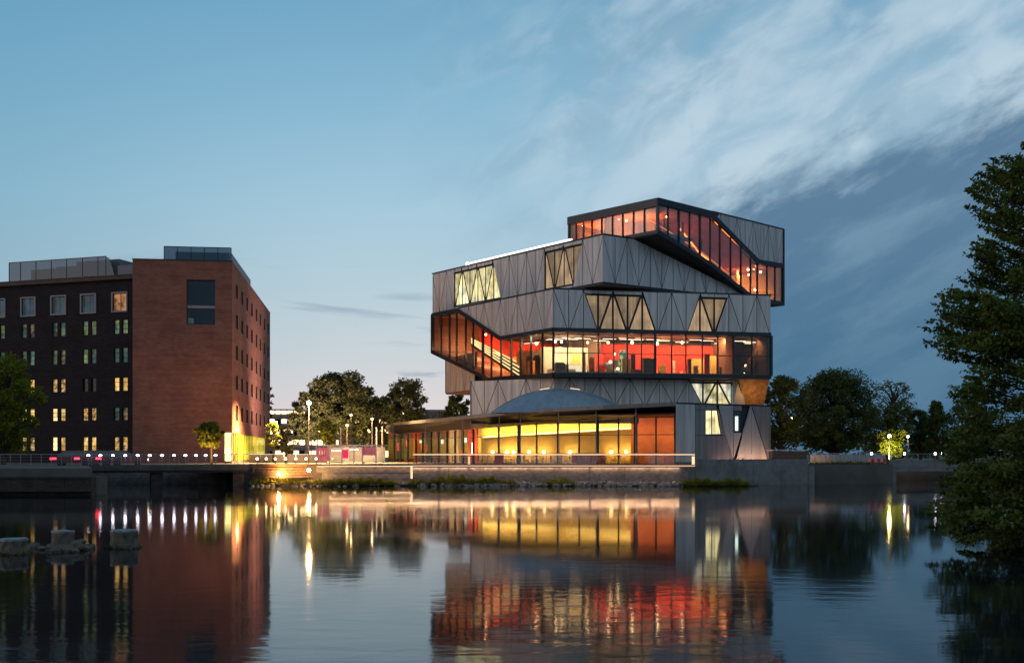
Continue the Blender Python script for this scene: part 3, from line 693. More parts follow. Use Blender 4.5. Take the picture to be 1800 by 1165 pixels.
# orange light coves that step down the ramp
for (pa, pb, of) in (((1170, 376), (1190, 402), 5.5), ((1196, 402), (1217, 428), 4.0), ((1217, 428), (1232, 447), 3.0), ((1232, 446), (1248, 458), 2.0), ((1255, 384), (1262, 396), .8), ((1270, 403), (1298, 434), .8), ((1303, 440), (1330, 468), .8),
                    ((1270, 480), (1300, 500), 3.0)):
    f2 = Fac(inset(F5R, 0, -of), inset(F5R, F5R.L, -of))
    mb = MB(); f2.prism(mb, stroke([f2.at(*pa), f2.at(*pb)], .13, 0), -.1, 0); mb.build('light_cove', M['strip_orange'], s5)
for (pxx, pyy, pw, of) in ((1170, 372, 150, 3.5), (1205, 385, 170, 3.5), (1240, 405, 150, 3.5), (1275, 440, 150, 3.5), (1305, 478, 150, 3), (1350, 485, 110, 3)):
    f2 = Fac(inset(F5R, 0, -of), inset(F5R, F5R.L, -of)); q, z = f2.at(pxx, pyy)
    area_light('room_light', f2.P(q, z), (1.6, .6), pw * 3.4, (1, .42, .13), f2.P(q + .3, z - 3, -2.4))
for pxx in (1040, 1085, 1130): area_light('room_light', in_pt(F5L, pxx, 2.6, z5b + .3), (1.8, .5), 260, (1, .42, .13), in_pt(F5L, pxx, 4, z5t))

# ---- storey 2 (behind the dome) and its rear wing
L2a, L2b, L2c = plan(828, 115.2), plan(975, 110.4), plan(1287, 114)
F2L, F2R = Fac(L2a, L2b), Fac(L2b, L2c)
z2b, z2t = EYE + 3.2, z3f - .50
mb = MB(); mb.plan([inset(F2L, 0, -.3), inset(F2L, F2L.L, -.3), inset(F2R, F2R.L, -.3), inset(F2R, F2R.L, -9), inset(F2L, 0, -8)], z2b, z2b + .2)
s2 = mb.build('storey', M['panel_dark'], mus, label='lower recessed storey behind the dome with one bright window group')
reg = [(0, z2b), (F2L.L, z2b), (F2L.L, z2t), (0, z2t)]
cladding(F2L, reg, 6, EYE + 3.9, z2t, s2, flip=1); backing(F2L, reg, s2)
reg = [(0, z2b), (F2R.L, z2b), (F2R.L, z2t), (0, z2t)]
cladding(F2R, reg, 12, EYE + 4.9, z2t, s2, flip=0, lits=[([(1214, 655), (1282, 655), (1282, 715), (1222, 715)], 'lit_green')]); backing(F2R, reg, s2)
mb = MB(); F2L.rect(mb, -.1, .05, z2b, z2t, -6, .05); mb.build('corner_post', M['panel_dark'], s2)
FW = Fac(plan(784, 129), plan(834, 121.8))
wz0, wz1 = EYE + 107 / F * 129, z3f + 3.2
reg = [(0, wz0), (FW.L, wz0), (FW.L, wz1), (0, wz1)]
mb = MB(); mb.plan([inset(FW, 0, 0), inset(FW, FW.L, 0), inset(FW, FW.L, -8), inset(FW, 0, -8)], wz0 - .15, wz0 - .02)
sw = mb.build('storey', M['wood_soffit'], mus, label='small rear wing overhanging at the left with warm underside')
cladding(FW, reg, 6, wz0, wz1, sw, mat='panel'); backing(FW, reg, sw)
mb = MB(); FW.rect(mb, -.12, .02, wz0, wz1, -7, .06); mb.build('backing_wall', M['panel_dark'], sw)
area_light('soffit_light', X(815, 126.5) and (X(806, 128), 128, wz0 - 3.4), (2, 2), 45, (1, .55, .2), (X(800, 129), 129.5, wz0))
# wedge shaped wooden soffit at the right and the pale light slot beside it
def quadface(name, pts, th, mat, parent):
    n = (Vector(pts[1]) - Vector(pts[0])).cross(Vector(pts[2]) - Vector(pts[0])).normalized() * th
    mb = MB(); mb.loft(pts, [tuple(Vector(p) + n) for p in pts]); return mb.build(name, M[mat], parent)
def P3(px, py, d): return (X(px, d), d, Z(py, d))
quadface('soffit', [P3(1297, 661, 112.6), P3(1354, 661, 112.9), P3(1341, 718, 115), P3(1308, 714, 115)], .2, 'wood_soffit', s2)
quadface('light_slot_panel', [P3(1287, 661, 113.9), P3(1300, 661, 113.2), P3(1309, 714, 114.6), P3(1288, 710, 114.2)], .15, 'panel_pale', s2)
area_light('soffit_light', (X(1325, 112.5), 112.2, EYE + 5.4), (.8, .4), 42, (1, .55, .2), P3(1325, 680, 115))

# ---- base block and cafe pavilion
B0, B1 = plan(1188, 104), plan(1355, 110)
FB = Fac(B0, B1); zbt = EYE + 88.5 / F * 104; zbb = GZ - .05
BX = (B0[0] + 1.5, B0[1] + 9); BY = (B1[0] + 1.2, B1[1] + 9)
mb = MB(); mb.plan([inset(FB, .35, -.3), inset(FB, FB.L - .02, -.3), BY, BX], zbt - .2, zbt - .03)
sb_ = mb.build('storey', M['panel_dark'], mus, label='plain grey base block with two slim windows and pale triangles')
reg = [(0, zbb), (FB.L, zbb), (FB.L, zbt), (0, zbt)]
backing(FB, [(.05, zbb), (FB.L, zbb), (FB.L, zbt), (.05, zbt)], sb_)
mb = MB(); mb.plan([inset(FB, 0, .05), inset(FB, FB.L, .05), BY, BX], zbt + .003, zbt + .14); mb.build('roof_edge', M['frame'], sb_)
fs_ = Fac(inset(FB, .3, -.36), BX); mb = MB(); fs_.rect(mb, 0, fs_.L, zbb, zbt, -.1, .0); mb.build('backing_wall', M['panel_dark'], sb_)
fs_ = Fac(inset(FB, FB.L, -.36), BY); mb = MB(); fs_.rect(mb, 0, fs_.L, zbb, zbt, -.1, .0); mb.build('backing_wall', M['panel_dark'], sb_)
def base_panel(pxs, mat, name='cladding_panel', o0=-.06, o1=0.0, ins=.025):
    p = clip_convex(reg, FB.pts(pxs), ins)
    if p: mb = MB(); FB.prism(mb, p, o0, o1); return mb.build(name, M[mat], sb_)
W1 = [(1242, 721), (1261, 721), (1268, 763), (1242, 763)]
base_panel([(1188, 700), (1222, 702), (1222, 812), (1188, 812)], 'panel')
base_panel([(1222, 700), (1260, 700), (1260, 720), (1222, 720)], 'panel_dark'); base_panel([(1222, 720), (1241, 720), (1241, 765), (1222, 765)], 'panel_dark')
base_panel([(1222, 765), (1275, 765), (1289, 806), (1289, 812), (1222, 812)], 'panel_dark')
base_panel([(1262, 706), (1289, 706), (1289, 806), (1275, 765)], 'panel_pale')
base_panel([(1261.5, 718), (1263, 718), (1276, 765), (1268.5, 765)], 'panel_dark')
base_panel(W1, 'lit_amber_hi' if 'lit_amber_hi' in M else 'lit_yellow', 'window_pane', -.17, -.12)
for a_ in (1252, ):
    q, z = FB.at(a_, 721); q2, z2 = FB.at(a_, 763); mb = MB(); FB.rect(mb, q - .04, q + .04, z2, z, -.12, -.04); mb.build('mullion', M['frame'], sb_)
base_panel([(1289, 700), (1304, 700), (1304, 722), (1289, 722)], 'panel_dark')
base_panel([(1290, 722), (1303, 722), (1303, 760), (1290, 760)], 'win_dark', 'window_pane', -.2, -.14)
base_panel([(1293.5, 731), (1299, 731), (1299, 757), (1293.5, 757)], 'lit_white', 'light_tube', -.13, -.1)
base_panel([(1289, 760), (1304, 760), (1290, 806), (1289, 806)], 'panel_pale')
base_panel([(1304, 700), (1321, 700), (1321, 716), (1293, 812), (1290, 812), (1304, 764)], 'panel_pale')
base_panel([(1321.5, 700), (1321.5, 812), (1293, 812)], 'panel_pale'); base_panel([(1321.5, 716), (1351, 812), (1321.5, 812)], 'panel_pale')
base_panel([(1321.5, 700), (1355, 700), (1355, 812), (1350, 806), (1322, 714)], 'panel_dark')
for px_ in (1300, 1322, 1344): 
    q = FB.at(px_, 800)[0]; area_light('wall_washer', FB.P(q, GZ + .25, .9), (.5, .15), 26, (1, .58, .34), FB.P(q, GZ + 3.2, -.1))
q = FB.at(1270, 800)[0]; area_light('wall_washer', FB.P(q, GZ + .25, .9), (.6, .15), 8, (1, .5, .4), FB.P(q, GZ + 2.5, -.1))
# canopy: thin light fascia in front, dark underside sloping back to the glass
cf = [P3(678, 753, 150), P3(693, 747.5, 133), P3(827, 735.5, 114), P3(940, 725, 105.8), P3(1060, 719, 101.8), P3(1188, 713, 100)]
ft = [(x, y, z + .34) for x, y, z in cf]
bk_px = [(678, 151), (693, 135), (827, 119), (940, 112.8), (1060, 109.4), (1188, 106.4)]
bk = [(X(p, d), d, Z(b, d)) for (p, d), b in zip(bk_px, (758, 762, 754, 746, 738, 728.5))]
bt = [(x, y + 1.5, max(z + .5, f[2] + .02)) for (x, y, z), f in zip(bk, ft)]
n = len(cf); mb = MB()
vs = cf + ft + bt + bk; fs = []
for i in range(n - 1):
    for r in range(4):
        r2 = (r + 1) % 4; fs.append((r * n + i, r * n + i + 1, r2 * n + i + 1, r2 * n + i))
fs += [(0, n, 2 * n, 3 * n), (n - 1, 4 * n - 1, 3 * n - 1, 2 * n - 1)]
mb.add(vs, fs); can = mb.build('canopy', M['soffit'], mus, label='thin dark canopy roof over the riverside cafe')
mb = MB()
for i in range(n - 1):
    a, b = cf[i], cf[i + 1]
    mb.loft([(a[0], a[1] - .06, a[2] + .0), (a[0], a[1] - .003, a[2] + .0), (a[0], a[1] - .003, a[2] + .36), (a[0], a[1] - .06, a[2] + .36)],
            [(b[0], b[1] - .06, b[2] + .0), (b[0], b[1] - .003, b[2] + .0), (b[0], b[1] - .003, b[2] + .36), (b[0], b[1] - .06, b[2] + .36)])
mb.build('fascia', M['panel_dark'], can)
mb = MB(); mb.plan([(X(684, 148), 148), (X(693, 134), 134.5), (X(827, 116), 116.5), (X(940, 107), 107.5), (X(1060, 103), 103.5), (X(1188, 101), 101.5), (X(1188, 112), 112), (X(975, 114), 113.2), (X(828, 122), 121)], EYE + 3.75, EYE + 3.9)
mb.build('roof', M['soffit'], can)
# slim columns at the canopy edge
for (px_, d) in ((748, 123.5), (813, 115.2), (878, 109.6), (915, 107.2), (982, 104.4), (1048, 102.4), (1118, 101.4)):
    zt = float(np.interp(px_, [693, 827, 940, 1060, 1188], [c[2] for c in cf[1:]]))
    mb = MB(); mb.tube([(X(px_, d + .25), d + .25, GZ), (X(px_, d + .25), d + .25, zt + .05)], .05, 6); mb.build('column', M['steel'], mus)
# cafe glass
FC = Fac(plan(850, 112.5), plan(1187, 106.3)); FCl = Fac(plan(680, 133), plan(849, 112.8))
cz = [FC.at(850, 752), FC.at(940, 744), FC.at(1060, 736.5), FC.at(1187, 728)]
glC = [(0, GZ), (FC.L, GZ)] + cz[::-1]; glC[2] = (FC.L, cz[3][1]); glC[5] = (0, cz[0][1])
caf = empty('cafe_hall', (0, 0, 0)); caf.parent = mus; caf['label'] = 'glazed cafe hall glowing yellow under the canopy'
cC = [FC.at(p, 760)[0] for p in (876, 912, 943, 980, 1018, 1050, 1087, 1117, 1153)]
glazing(FC, glC, cC, caf, thick=[FC.at(p, 760)[0] for p in (912, 1050, 1117)], transom=FC.at(1000, 764.5)[1], bar=.14)
FCi = Fac(inset(FC, 0, -6), inset(FC, FC.L, -6))
qa, qb = FCi.at(846, 760)[0], FCi.at(1113, 760)[0]
mb = MB(); FCi.rect(mb, qa, qb, GZ, EYE + 4.6, -.2, 0); mb.build('room_wall', M['olive'], caf)
qc = FCi.at(1192, 760)[0]
mb = MB(); FCi.rect(mb, qb + .003, qc + 2, GZ, EYE + 4.6, -.2, 1.2); mb.build('room_wall', M['orange'], caf)
mb = MB(); mb.plan([inset(FC, 0, -.2), inset(FC, FC.L, -.2), inset(FC, FC.L, -6.3), inset(FC, 0, -6.3)], GZ + .01, GZ + .06); mb.build('floor', M['floor_in'], caf)
mb = MB(); mb.loft([FC.P(0, cz[0][1] + .02, -.1), FC.P(FC.L, cz[3][1] + .02, -.1), FCi.P(FCi.L, EYE + 4.2, 0), FCi.P(0, EYE + 3.35, 0)], [FC.P(0, cz[0][1] + .3, -.1), FC.P(FC.L, cz[3][1] + .3, -.1), FCi.P(FCi.L, EYE + 4.5, 0), FCi.P(0, EYE + 3.6, 0)]); mb.build('ceiling', M['olive'], caf)
a, b = FCi.at(850, 768), FCi.at(1113, 752)
mb = MB(); FCi.prism(mb, stroke([a, b], .10, 0), .28, .36); mb.build('light_cove', M['strip_cove'], caf)
mb = MB(); FCi.prism(mb, stroke([(a[0], a[1] - .22), (b[0], b[1] - .22)], .18, 0), .02, .45); mb.build('cove_ledge', M['olive'], caf)
for k in range(6):
    t = (k + .5) / 6; q = a[0] + (b[0] - a[0]) * t; z = a[1] + (b[1] - a[1]) * t
    area_light('cove_light', FCi.P(q, z + .12, .55), (2.6, .12), 130, (1, .66, .16), FCi.P(q, z + 1.2, -.2))
    area_light('ceiling_light', FC.P(FC.L * (k + .5) / 6, z + .1, -2.6), (1.4, .6), 55, (1, .66, .24), FC.P(FC.L * (k + .5) / 6, GZ, -3.6))
for px_ in (868, 893, 905, 932, 958, 1004, 1076, 1102): 
    q, z = FCi.at(px_, 797); lp_ = FCi.P(q, GZ + 1.25, .4); mb = MB(); mb.ball(lp_, .17, 8, 5); mb.build('wall_lamp', M['lamp_pend'], caf); area_light('wall_lamp_light', FCi.P(q, GZ + 1.2, .9), (.3, .3), 26, (1, .66, .26), FCi.P(q, GZ + 1.5, -.2))
for px_, pw in ((1125, 42), (1160, 34), (1180, 22)):
    q, _ = FCi.at(px_, 760); area_light('ceiling_light', FCi.P(q, EYE + 3.6, 3.4), (.8, .4), pw, (1, .5, .3), FCi.P(q, GZ + 1.5, 1.0))
# entrance hall, left of the cafe
zl = [FCl.at(680, 764), FCl.at(760, 759), FCl.at(849, 753)]
gll = [(0, GZ), (FCl.L, GZ), (FCl.L, zl[2][1]), zl[1], (0, zl[0][1])]
glazing(FCl, gll, [FCl.at(p, 780)[0] for p in (692, 703, 716, 730, 742, 757, 770, 785, 799, 813, 831)], caf, bar=.10, transom=FCl.at(760, 770)[1])
FCli = Fac(inset(FCl, 0, -5), inset(FCl, FCl.L, -5))
rnd = random.Random(4)
pxe = [684, 700, 712, 726, 738, 752, 766, 780, 795, 812, 826, 842, 858]
for i, (a_, b_) in enumerate(zip(pxe, pxe[1:])):
    mt = ['brown', 'joint', 'brown', 'red', 'brown', 'joint', 'brown', 'brown', 'cream', 'brown', 'red', 'olive'][i]
    mb = MB(); FCli.rect(mb, FCli.at(a_, 780)[0] + .01, FCli.at(b_, 780)[0] - .01, GZ, EYE + 3.2, -.2, rnd.uniform(0, .5)); mb.build('room_wall', M[mt], caf)
for i, px_ in enumerate((700, 730, 760, 790, 820, 845)):
    area_light('ceiling_light', Fac(inset(FCl, 0, -2.5), inset(FCl, FCl.L, -2.5)).P(FCli.at(px_, 780)[0], EYE + 2.0), (1.2, .5), 40 + 14 * i, (1, .62, .40), FCli.P(FCli.at(px_, 780)[0], GZ + 1))
for px_, py_, wd, ht, mt in ((699, 785, .5, 1.0, 'pink'), (715, 779, .4, .8, 'pink'), (739, 776, .45, .35, 'lit_white'), (748, 779, .3, .6, 'lit_green'), (777, 776, .5, .5, 'lit_white'), (797, 773, .7, .5, 'lit_green'), (818, 773, .5, .6, 'lit_white'), (830, 788, .3, 1.3, 'lamp_pend'), (740, 786, .3, .9, 'red'), (750, 787, .3, .9, 'red'), (812, 796, 1.0, .5, 'red')):
    f2 = Fac(inset(FCl, 0, -3.6), inset(FCl, FCl.L, -3.6)); q, z = f2.at(px_, py_)
    mb = MB(); f2.rect(mb, q - wd / 2, q + wd / 2, z - ht / 2, z + ht / 2, -.06, 0); mb.build('wall_display', M[mt], caf)
mb = MB(); mb.plan([inset(FCl, 0, -.2), inset(FCl, FCl.L, -.2), inset(FCl, FCl.L, -5.3), inset(FCl, 0, -5.3)], GZ + .01, GZ + .06); mb.build('floor', M['floor_in'], caf)
# dome of the planetarium
mb = MB(); c = Vector((X(984, 108.0), 108.0, EYE + 4.1)); RX, RY, RH = 6.9, 2.7, 2.42; seg, rg = 40, 10; vs = []; fs = []
for i in range(rg + 1):
    t = math.pi / 2 * i / rg
    for k in range(seg):
        a = 2 * math.pi * k / seg; u_ = i / rg; vs.append((c.x + RX * u_ * math.cos(a), c.y + RY * u_ * math.sin(a), c.z + RH * (1 - u_ ** 2.1)))
for i in range(rg):
    for k in range(seg): fs.append((i * seg + k, (i + 1) * seg + k, (i + 1) * seg + (k + 1) % seg, i * seg + (k + 1) % seg))
mb.add(vs, fs)
M['dome'] = principled('dome', (.34, .42, .48), .42, .35, var=.12, scale=1.5)
dome = mb.build('dome', M['dome'], mus, smooth=True, label='shallow blue grey metal dome rising behind the canopy')
# seams and a lit trim along the crown of the dome
def dome_pt(u_, a, k=0.0): return (c.x + RX * u_ * math.cos(a), c.y + RY * u_ * math.sin(a), c.z + k + RH * (1 - abs(u_) ** 2.1))
for k in range(9):
    a = math.pi + math.pi * (k + .5) / 9
    mb = MB(); mb.tube([dome_pt(j / 8, a, .01) for j in range(9)], .018, 4); mb.build('dome_rib', M['dome'], dome)
mb = MB(); mb.tube([dome_pt(-1 + 2 * i / 24, 0, .04) for i in range(25)], .045, 5)
mb.build('dome_trim', M['panel_pale'], dome)
for t in (-.22, .22, .92): 
    mb = MB(); mb.tube([dome_pt(t + dt, 0, .10) for dt in (-.07, 0, .07)], .045, 5); mb.build('light_strip', M['strip_warm'], dome)

# pendant lamps inside the glass storeys (each a thing that hangs there)
pend0 = None; pi_ = 0
def pendant(p, drop, r, label):
    global pend0
    if pend0 is None:
        t = empty('pendant_lamp', p, label, 'lamp', 'pendant lamps inside the museum')
        mb = MB(); mb.ball((0, 0, 0), 1.0, 8, 5); b = mb.build('bulb', M['lamp_pend'], t); b.scale = (r, r, r)
        mb = MB(); mb.tube([(0, 0, .1), (0, 0, drop)], .012, 4); mb.build('cord', M['frame'], t); pend0 = t; return t
    t = copy_tree(pend0, loc=p, label=label)
    for ch in t.children:
        if ch.name.startswith('bulb'): ch.scale = (r, r, r)
    return t
spots = [(F5L, 1025, 397, 1.0, .09, 'top'), (F5L, 1088, 384, 2.0, .13, 'top'), (F5L, 1101, 388, 2.4, .10, 'top'), (F5L, 1073, 404, 2.0, .10, 'top'), (F5R, 1190, 379, 2.0, .11, 'top'), (F5R, 1172, 381, 1.5, .08, 'top'),
         (F5R, 1315, 474, 2.2, .12, 'top'), (F5R, 1325, 472, 2.5, .14, 'top'), (F5R, 1316, 483, 3.0, .1, 'top'), (F5R, 1337, 478, 1.6, .13, 'top'), (F5R, 1327, 509, 1.6, .13, 'top'), (F5R, 1367, 495, 1.6, .14, 'top'), (F5R, 1352, 502, 3.2, .1, 'top'),
         (F3L, 943, 604, 2.5, .16, 'middle'), (F3L, 854, 588, 2.0, .12, 'middle'), (F3L, 803, 558, 1.5, .09, 'middle'), (F3R, 976, 600, 1.5, .14, 'middle'), (F3R, 987, 601, 3.5, .12, 'middle'), (F3R, 1033, 602, 2.5, .11, 'middle'), (F3R, 1069, 602, 2.0, .12, 'middle'), (F3R, 1111, 602, 2.2, .15, 'middle'),
         (F3R, 1155, 604, 1.5, .17, 'middle'), (F3R, 1199, 602, 2.2, .13, 'middle'), (F3R, 1081, 622, 2.8, .1, 'middle'), (F3R, 1073, 636, 3.0, .14, 'middle'), (F3R, 1086, 648, 2.6, .12, 'middle'), (F3R, 1312, 643, 3.0, .17, 'middle'), (F3R, 1309, 654, 3.4, .12, 'middle')]
cnt = {}
for fac, px_, py_, off, r, which in spots:
    f2 = Fac(inset(fac, 0, -off), inset(fac, fac.L, -off)); q, z = f2.at(px_, py_)
    k = cnt.get(which, 0); cnt[which] = k + 1
    key = (px_, which)
    pendant(f2.P(q, z), .5, r, None)['_px'] = px_
pl = sorted([o for o in col.objects if o.name.startswith('pendant_lamp')], key=lambda o: o['_px'])
for which, lo_z in (('top', 20), ('middle', 0)):
    sel = [o for o in pl if (o.location.z > EYE + 14) == (which == 'top')]
    for k, o in enumerate(sel): o['label'] = 'small glowing lamp in the %s glass storey, %s from the left' % (which, ORD[k])
for o in pl: del o['_px']

# ============================================================ TERRACE
TZ = 1.86
br = empty('glass_balustrade', (X(974, 100), 100, TZ), 'long glass balustrade with glowing handrail along the cafe terrace', 'railing')
FT = Fac(plan(726, 100.05), plan(1221.5, 100.05))
def tpart(name, mat, f, parent=br):
    mb = MB(); f(mb); o = mb.build(name, M[mat]); parent_keep(o, parent); return o
n = 19
for i in range(n):
    tpart('glass_pane', 'rail_glass', lambda mb: FT.rect(mb, i * FT.L / n + .05, (i + 1) * FT.L / n - .05, TZ + .08, TZ + .96, -.05, -.03))
for i in range(n + 1): tpart('post', 'steel', lambda mb: FT.rect(mb, max(.02, i * FT.L / n - .025), i * FT.L / n + .025, TZ + .0, TZ + .97, -.07, -.01))
tpart('handrail', 'pole', lambda mb: FT.rect(mb, 0, FT.L, TZ + 1.05, TZ + 1.12, -.09, .03))
tpart('light_strip', 'strip_warm', lambda mb: FT.rect(mb, 0, FT.L, TZ + .97, TZ + 1.045, -.06, .0))
tpart('light_strip', 'strip_low', lambda mb: FT.rect(mb, 0, FT.L, TZ - .10, TZ + .02, .02, .06))
tpart('light_panel', 'strip_warm', lambda mb: FT.rect(mb, FT.L - .28, FT.L - .03, TZ + .1, TZ + .85, .0, .03))
tpart('light_panel', 'strip_warm', lambda mb: FT.rect(mb, 5.05, 5.25, TZ + .1, TZ + .85, -.9, -.87))
for px_ in range(745, 1220, 53): area_light('rail_light', (X(px_, 100), 100.4, TZ + 1.0), (2.6, .06), 22, (1, .62, .32), (X(px_, 100), 101.2, TZ))
for px_ in range(745, 1220, 53): area_light('rail_light', (X(px_, 100), 99.9, TZ - .15), (2.6, .05), 26, (1, .60, .34), (X(px_, 100), 99.4, -.4))
# cafe tables and chairs
rnd = random.Random(11)
tb = empty('cafe_table', (0, 0, TZ)); mb = MB(); mb.box(-.35, .35, -.35, .35, .70, .74); mb.build('tabletop', M['table'], tb)
mb = MB(); mb.tube([(0, 0, 0), (0, 0, .70)], .035, 6); mb.box(-.2, .2, -.2, .2, 0, .03); mb.build('leg', M['steel'], tb)
chp = empty('cafe_chair', (0, 0, TZ)); mb = MB(); mb.box(-.21, .21, -.21, .21, .42, .46); mb.build('seat', M['chair'], chp)
mb = MB(); mb.box(-.21, .21, .18, .21, .5, .85); mb.build('backrest', M['chair'], chp)
for a in (-.18, .18):
    for b in (-.18, .18): mb = MB(); mb.box(a - .015, a + .015, b - .015, b + .015, 0, .42); mb.build('leg', M['steel'], chp)
k = 0
tx = [765, 812, 858, 898, 938, 985, 1030, 1064, 1098, 1140]
for i, px_ in enumerate(tx):
    y = 102.4 + rnd.uniform(-.6, .6); x = X(px_, y)
    lab = 'small square cafe table behind the glass rail, %s from the left' % ORD[i]
    if i == 0: tb.location = (x, y, TZ + .05); tag(tb, lab, 'table', 'cafe tables on the terrace'); 
    else: copy_tree(tb, loc=(x, y, TZ + .05), label=lab)
    for j, (dx, rz) in enumerate(((-.72, R(90)), (.72, R(-90)))):
        lab = 'brown chair on the %s side of the %s cafe table from the left' % (('left', 'right')[j], ORD[i])
        if k == 0: chp.location = (x + dx, y, TZ + .05); chp.rotation_euler = (0, 0, rz); tag(chp, lab, 'chair', 'chairs on the terrace')
        else: copy_tree(chp, loc=(x + dx, y, TZ + .05), rz=rz + rnd.uniform(-.3, .3), label=lab)
        k += 1
# low red lounge screens on the terrace (solid red blocks seen at the glass)
for px_, lab in ((877, 'small red lounge chair by the lit glass left of the cafe'), (1034, 'wide red sofa against the glass in the middle of the cafe')):
    w_ = .45 if px_ == 877 else 1.6
    t = empty('lounge_seat', (X(px_, 105.0), 105.0, TZ + .05), lab, 'seat')
    mb = MB(); mb.box(-w_, w_, -.35, .35, .12, .45); mb.build('seat', M['red_seat'], t)
    mb = MB(); mb.box(-w_, w_, .2, .35, .45, 1.1); mb.build('backrest', M['red_seat'], t)
    for a in (-w_ + .1, w_ - .1): mb = MB(); mb.box(a - .03, a + .03, -.3, .3, 0, .12); mb.build('leg', M['steel'], t)
# small bench before the grey base block
t = empty('bench', (X(1304, 101.2), 103.5, TZ), 'small brown bench frame before the pale lit wall triangles', 'bench')
mb = MB(); mb.box(-.65, .65, -.2, .2, .60, .66); mb.build('seat', M['brown'], t)
for a in (-.6, .6): mb = MB(); mb.box(a - .04, a + .04, -.18, .18, 0, .60); mb.build('leg', M['brown'], t)
# timber bin store right of the museum
t = empty('timber_shed', (X(1391, 106.5), 107.3, GZ), 'low dark timber shed with flat roof right of the museum', 'shed')
mb = MB()
for i in range(9): mb = MB(); mb.box(-1.75, 1.6, -.55, -.5, .1 + i * .135, .1 + i * .135 + .12); mb.build('plank', M['brown'], t)
mb = MB(); mb.box(-1.7, 1.55, -.48, 1.4, 0, 1.3); mb.build('wall', M['joint'], t)
mb = MB(); mb.box(-1.85, 1.7, -.65, 1.5, 1.35, 1.45); mb.build('roof', M['panel'], t)

# wide lit terrace steps left of the wall
stp = empty('terrace_steps', (X(645, 100), 100, 0), 'broad stone terrace steps with warm light strips under their edges', 'steps')
for i, (py0, py1, d, pa) in enumerate(((819, 829, 100.1, 556), (830, 840, 99.5, 566), (841, 850, 98.9, 575))):
    f = Fac(plan(pa, d), plan(724.5, d)); zt, zb = Z(py0, d), Z(py1 + 2, d)
    tpart('step', 'stone_wall', lambda mb: f.rect(mb, 0, f.L, zb, zt, -1.0, 0), stp)
    tpart('light_strip', 'strip_warm' if i == 0 else 'strip_dim', lambda mb: f.rect(mb, .1, f.L, zt - .05, zt - (-.03 if i == 0 else .02), .005, .03), stp) if i == 0 else None
    area_light('step_light', (X(650, d), d - .15, zt - .05), (7.5, .05), 16 if i else 34, (1, .55, .25), (X(650, d), d - .5, zt - 1))
tpart('light_strip', 'strip_warm', lambda mb: mb.box(X(722, 99.6), X(725.5, 99.6), 99.45, 99.5, .3, TZ), stp)
# curved timber landing
M['strip_dim'] = M['strip_warm']
ld = empty('timber_landing', (X(505, 99), 99, 0), 'curved timber landing lit by two ground lamps beside the bridge', 'deck')
def curve_pts(pa, pb, da, db, bow, n=14):
    return [(X(pa + (pb - pa) * i / n, da + (db - da) * i / n), da + (db - da) * i / n - bow * math.sin(math.pi * i / n)) for i in range(n + 1)]
for j in range(5):
    P_ = curve_pts(438 + j * 3, 566 - j * 2, 100.6, 101.2, 2.6 - j * .25); z0 = .75 + j * .24
    mb = MB()
    for a, b in zip(P_, P_[1:]): mb.loft([(a[0], a[1], z0), (a[0], a[1] + .08, z0), (a[0], a[1] + .08, z0 + .21), (a[0], a[1], z0 + .21)], [(b[0], b[1], z0), (b[0], b[1] + .08, z0), (b[0], b[1] + .08, z0 + .21), (b[0], b[1], z0 + .21)])
    parent_keep(mb.build('board', M['plank']), ld)
P_ = curve_pts(438, 566, 100.6, 101.2, 2.45); mb = MB(); mb.plan(P_ + [(X(566, 103), 103), (X(438, 103), 103)], 1.93, 2.0); parent_keep(mb.build('deck_boards', M['plank']), ld)
P_ = curve_pts(440, 700, 100.2, 100.2, 2.4); mb = MB(); mb.plan(P_ + [(X(700, 100.4), 100.45), (X(440, 100.4), 100.45)], -.5, .32); mb.build('shore_strip', M['ground'], kind='structure')
mb = MB(); mb.plan([(X(690, 99), 98.6), (X(1330, 99), 98.6), (X(1330, 101), 99.97), (X(690, 100), 99.97)], -.5, .12); mb.build('shore_strip', M['ground'], kind='structure')
for px_, py_, lab in ((490, 833, 'bright ground lamp low on the left of the timber landing'), (543, 826, 'bright ground lamp at the right end of the timber landing')):
    p = P3(px_, py_, 97.3); t = empty('ground_lamp', p, lab, 'lamp', 'ground lamps at the timber landing')
    mb = MB(); mb.ball((0, 0, 0), .15, 10, 6); mb.build('bulb', M['lamp_big'], t); mb = MB(); mb.tube([(0, .05, -p[2] + .3), (0, .05, -.14)], .05, 6); mb.build('post', M['steel'], t)
    area_light('lamp_light', (p[0], p[1] + .25, p[2] + .1), (.3, .3), 110, (1, .55, .2), (p[0], p[1] + 3, p[2] + .6), spread=150)

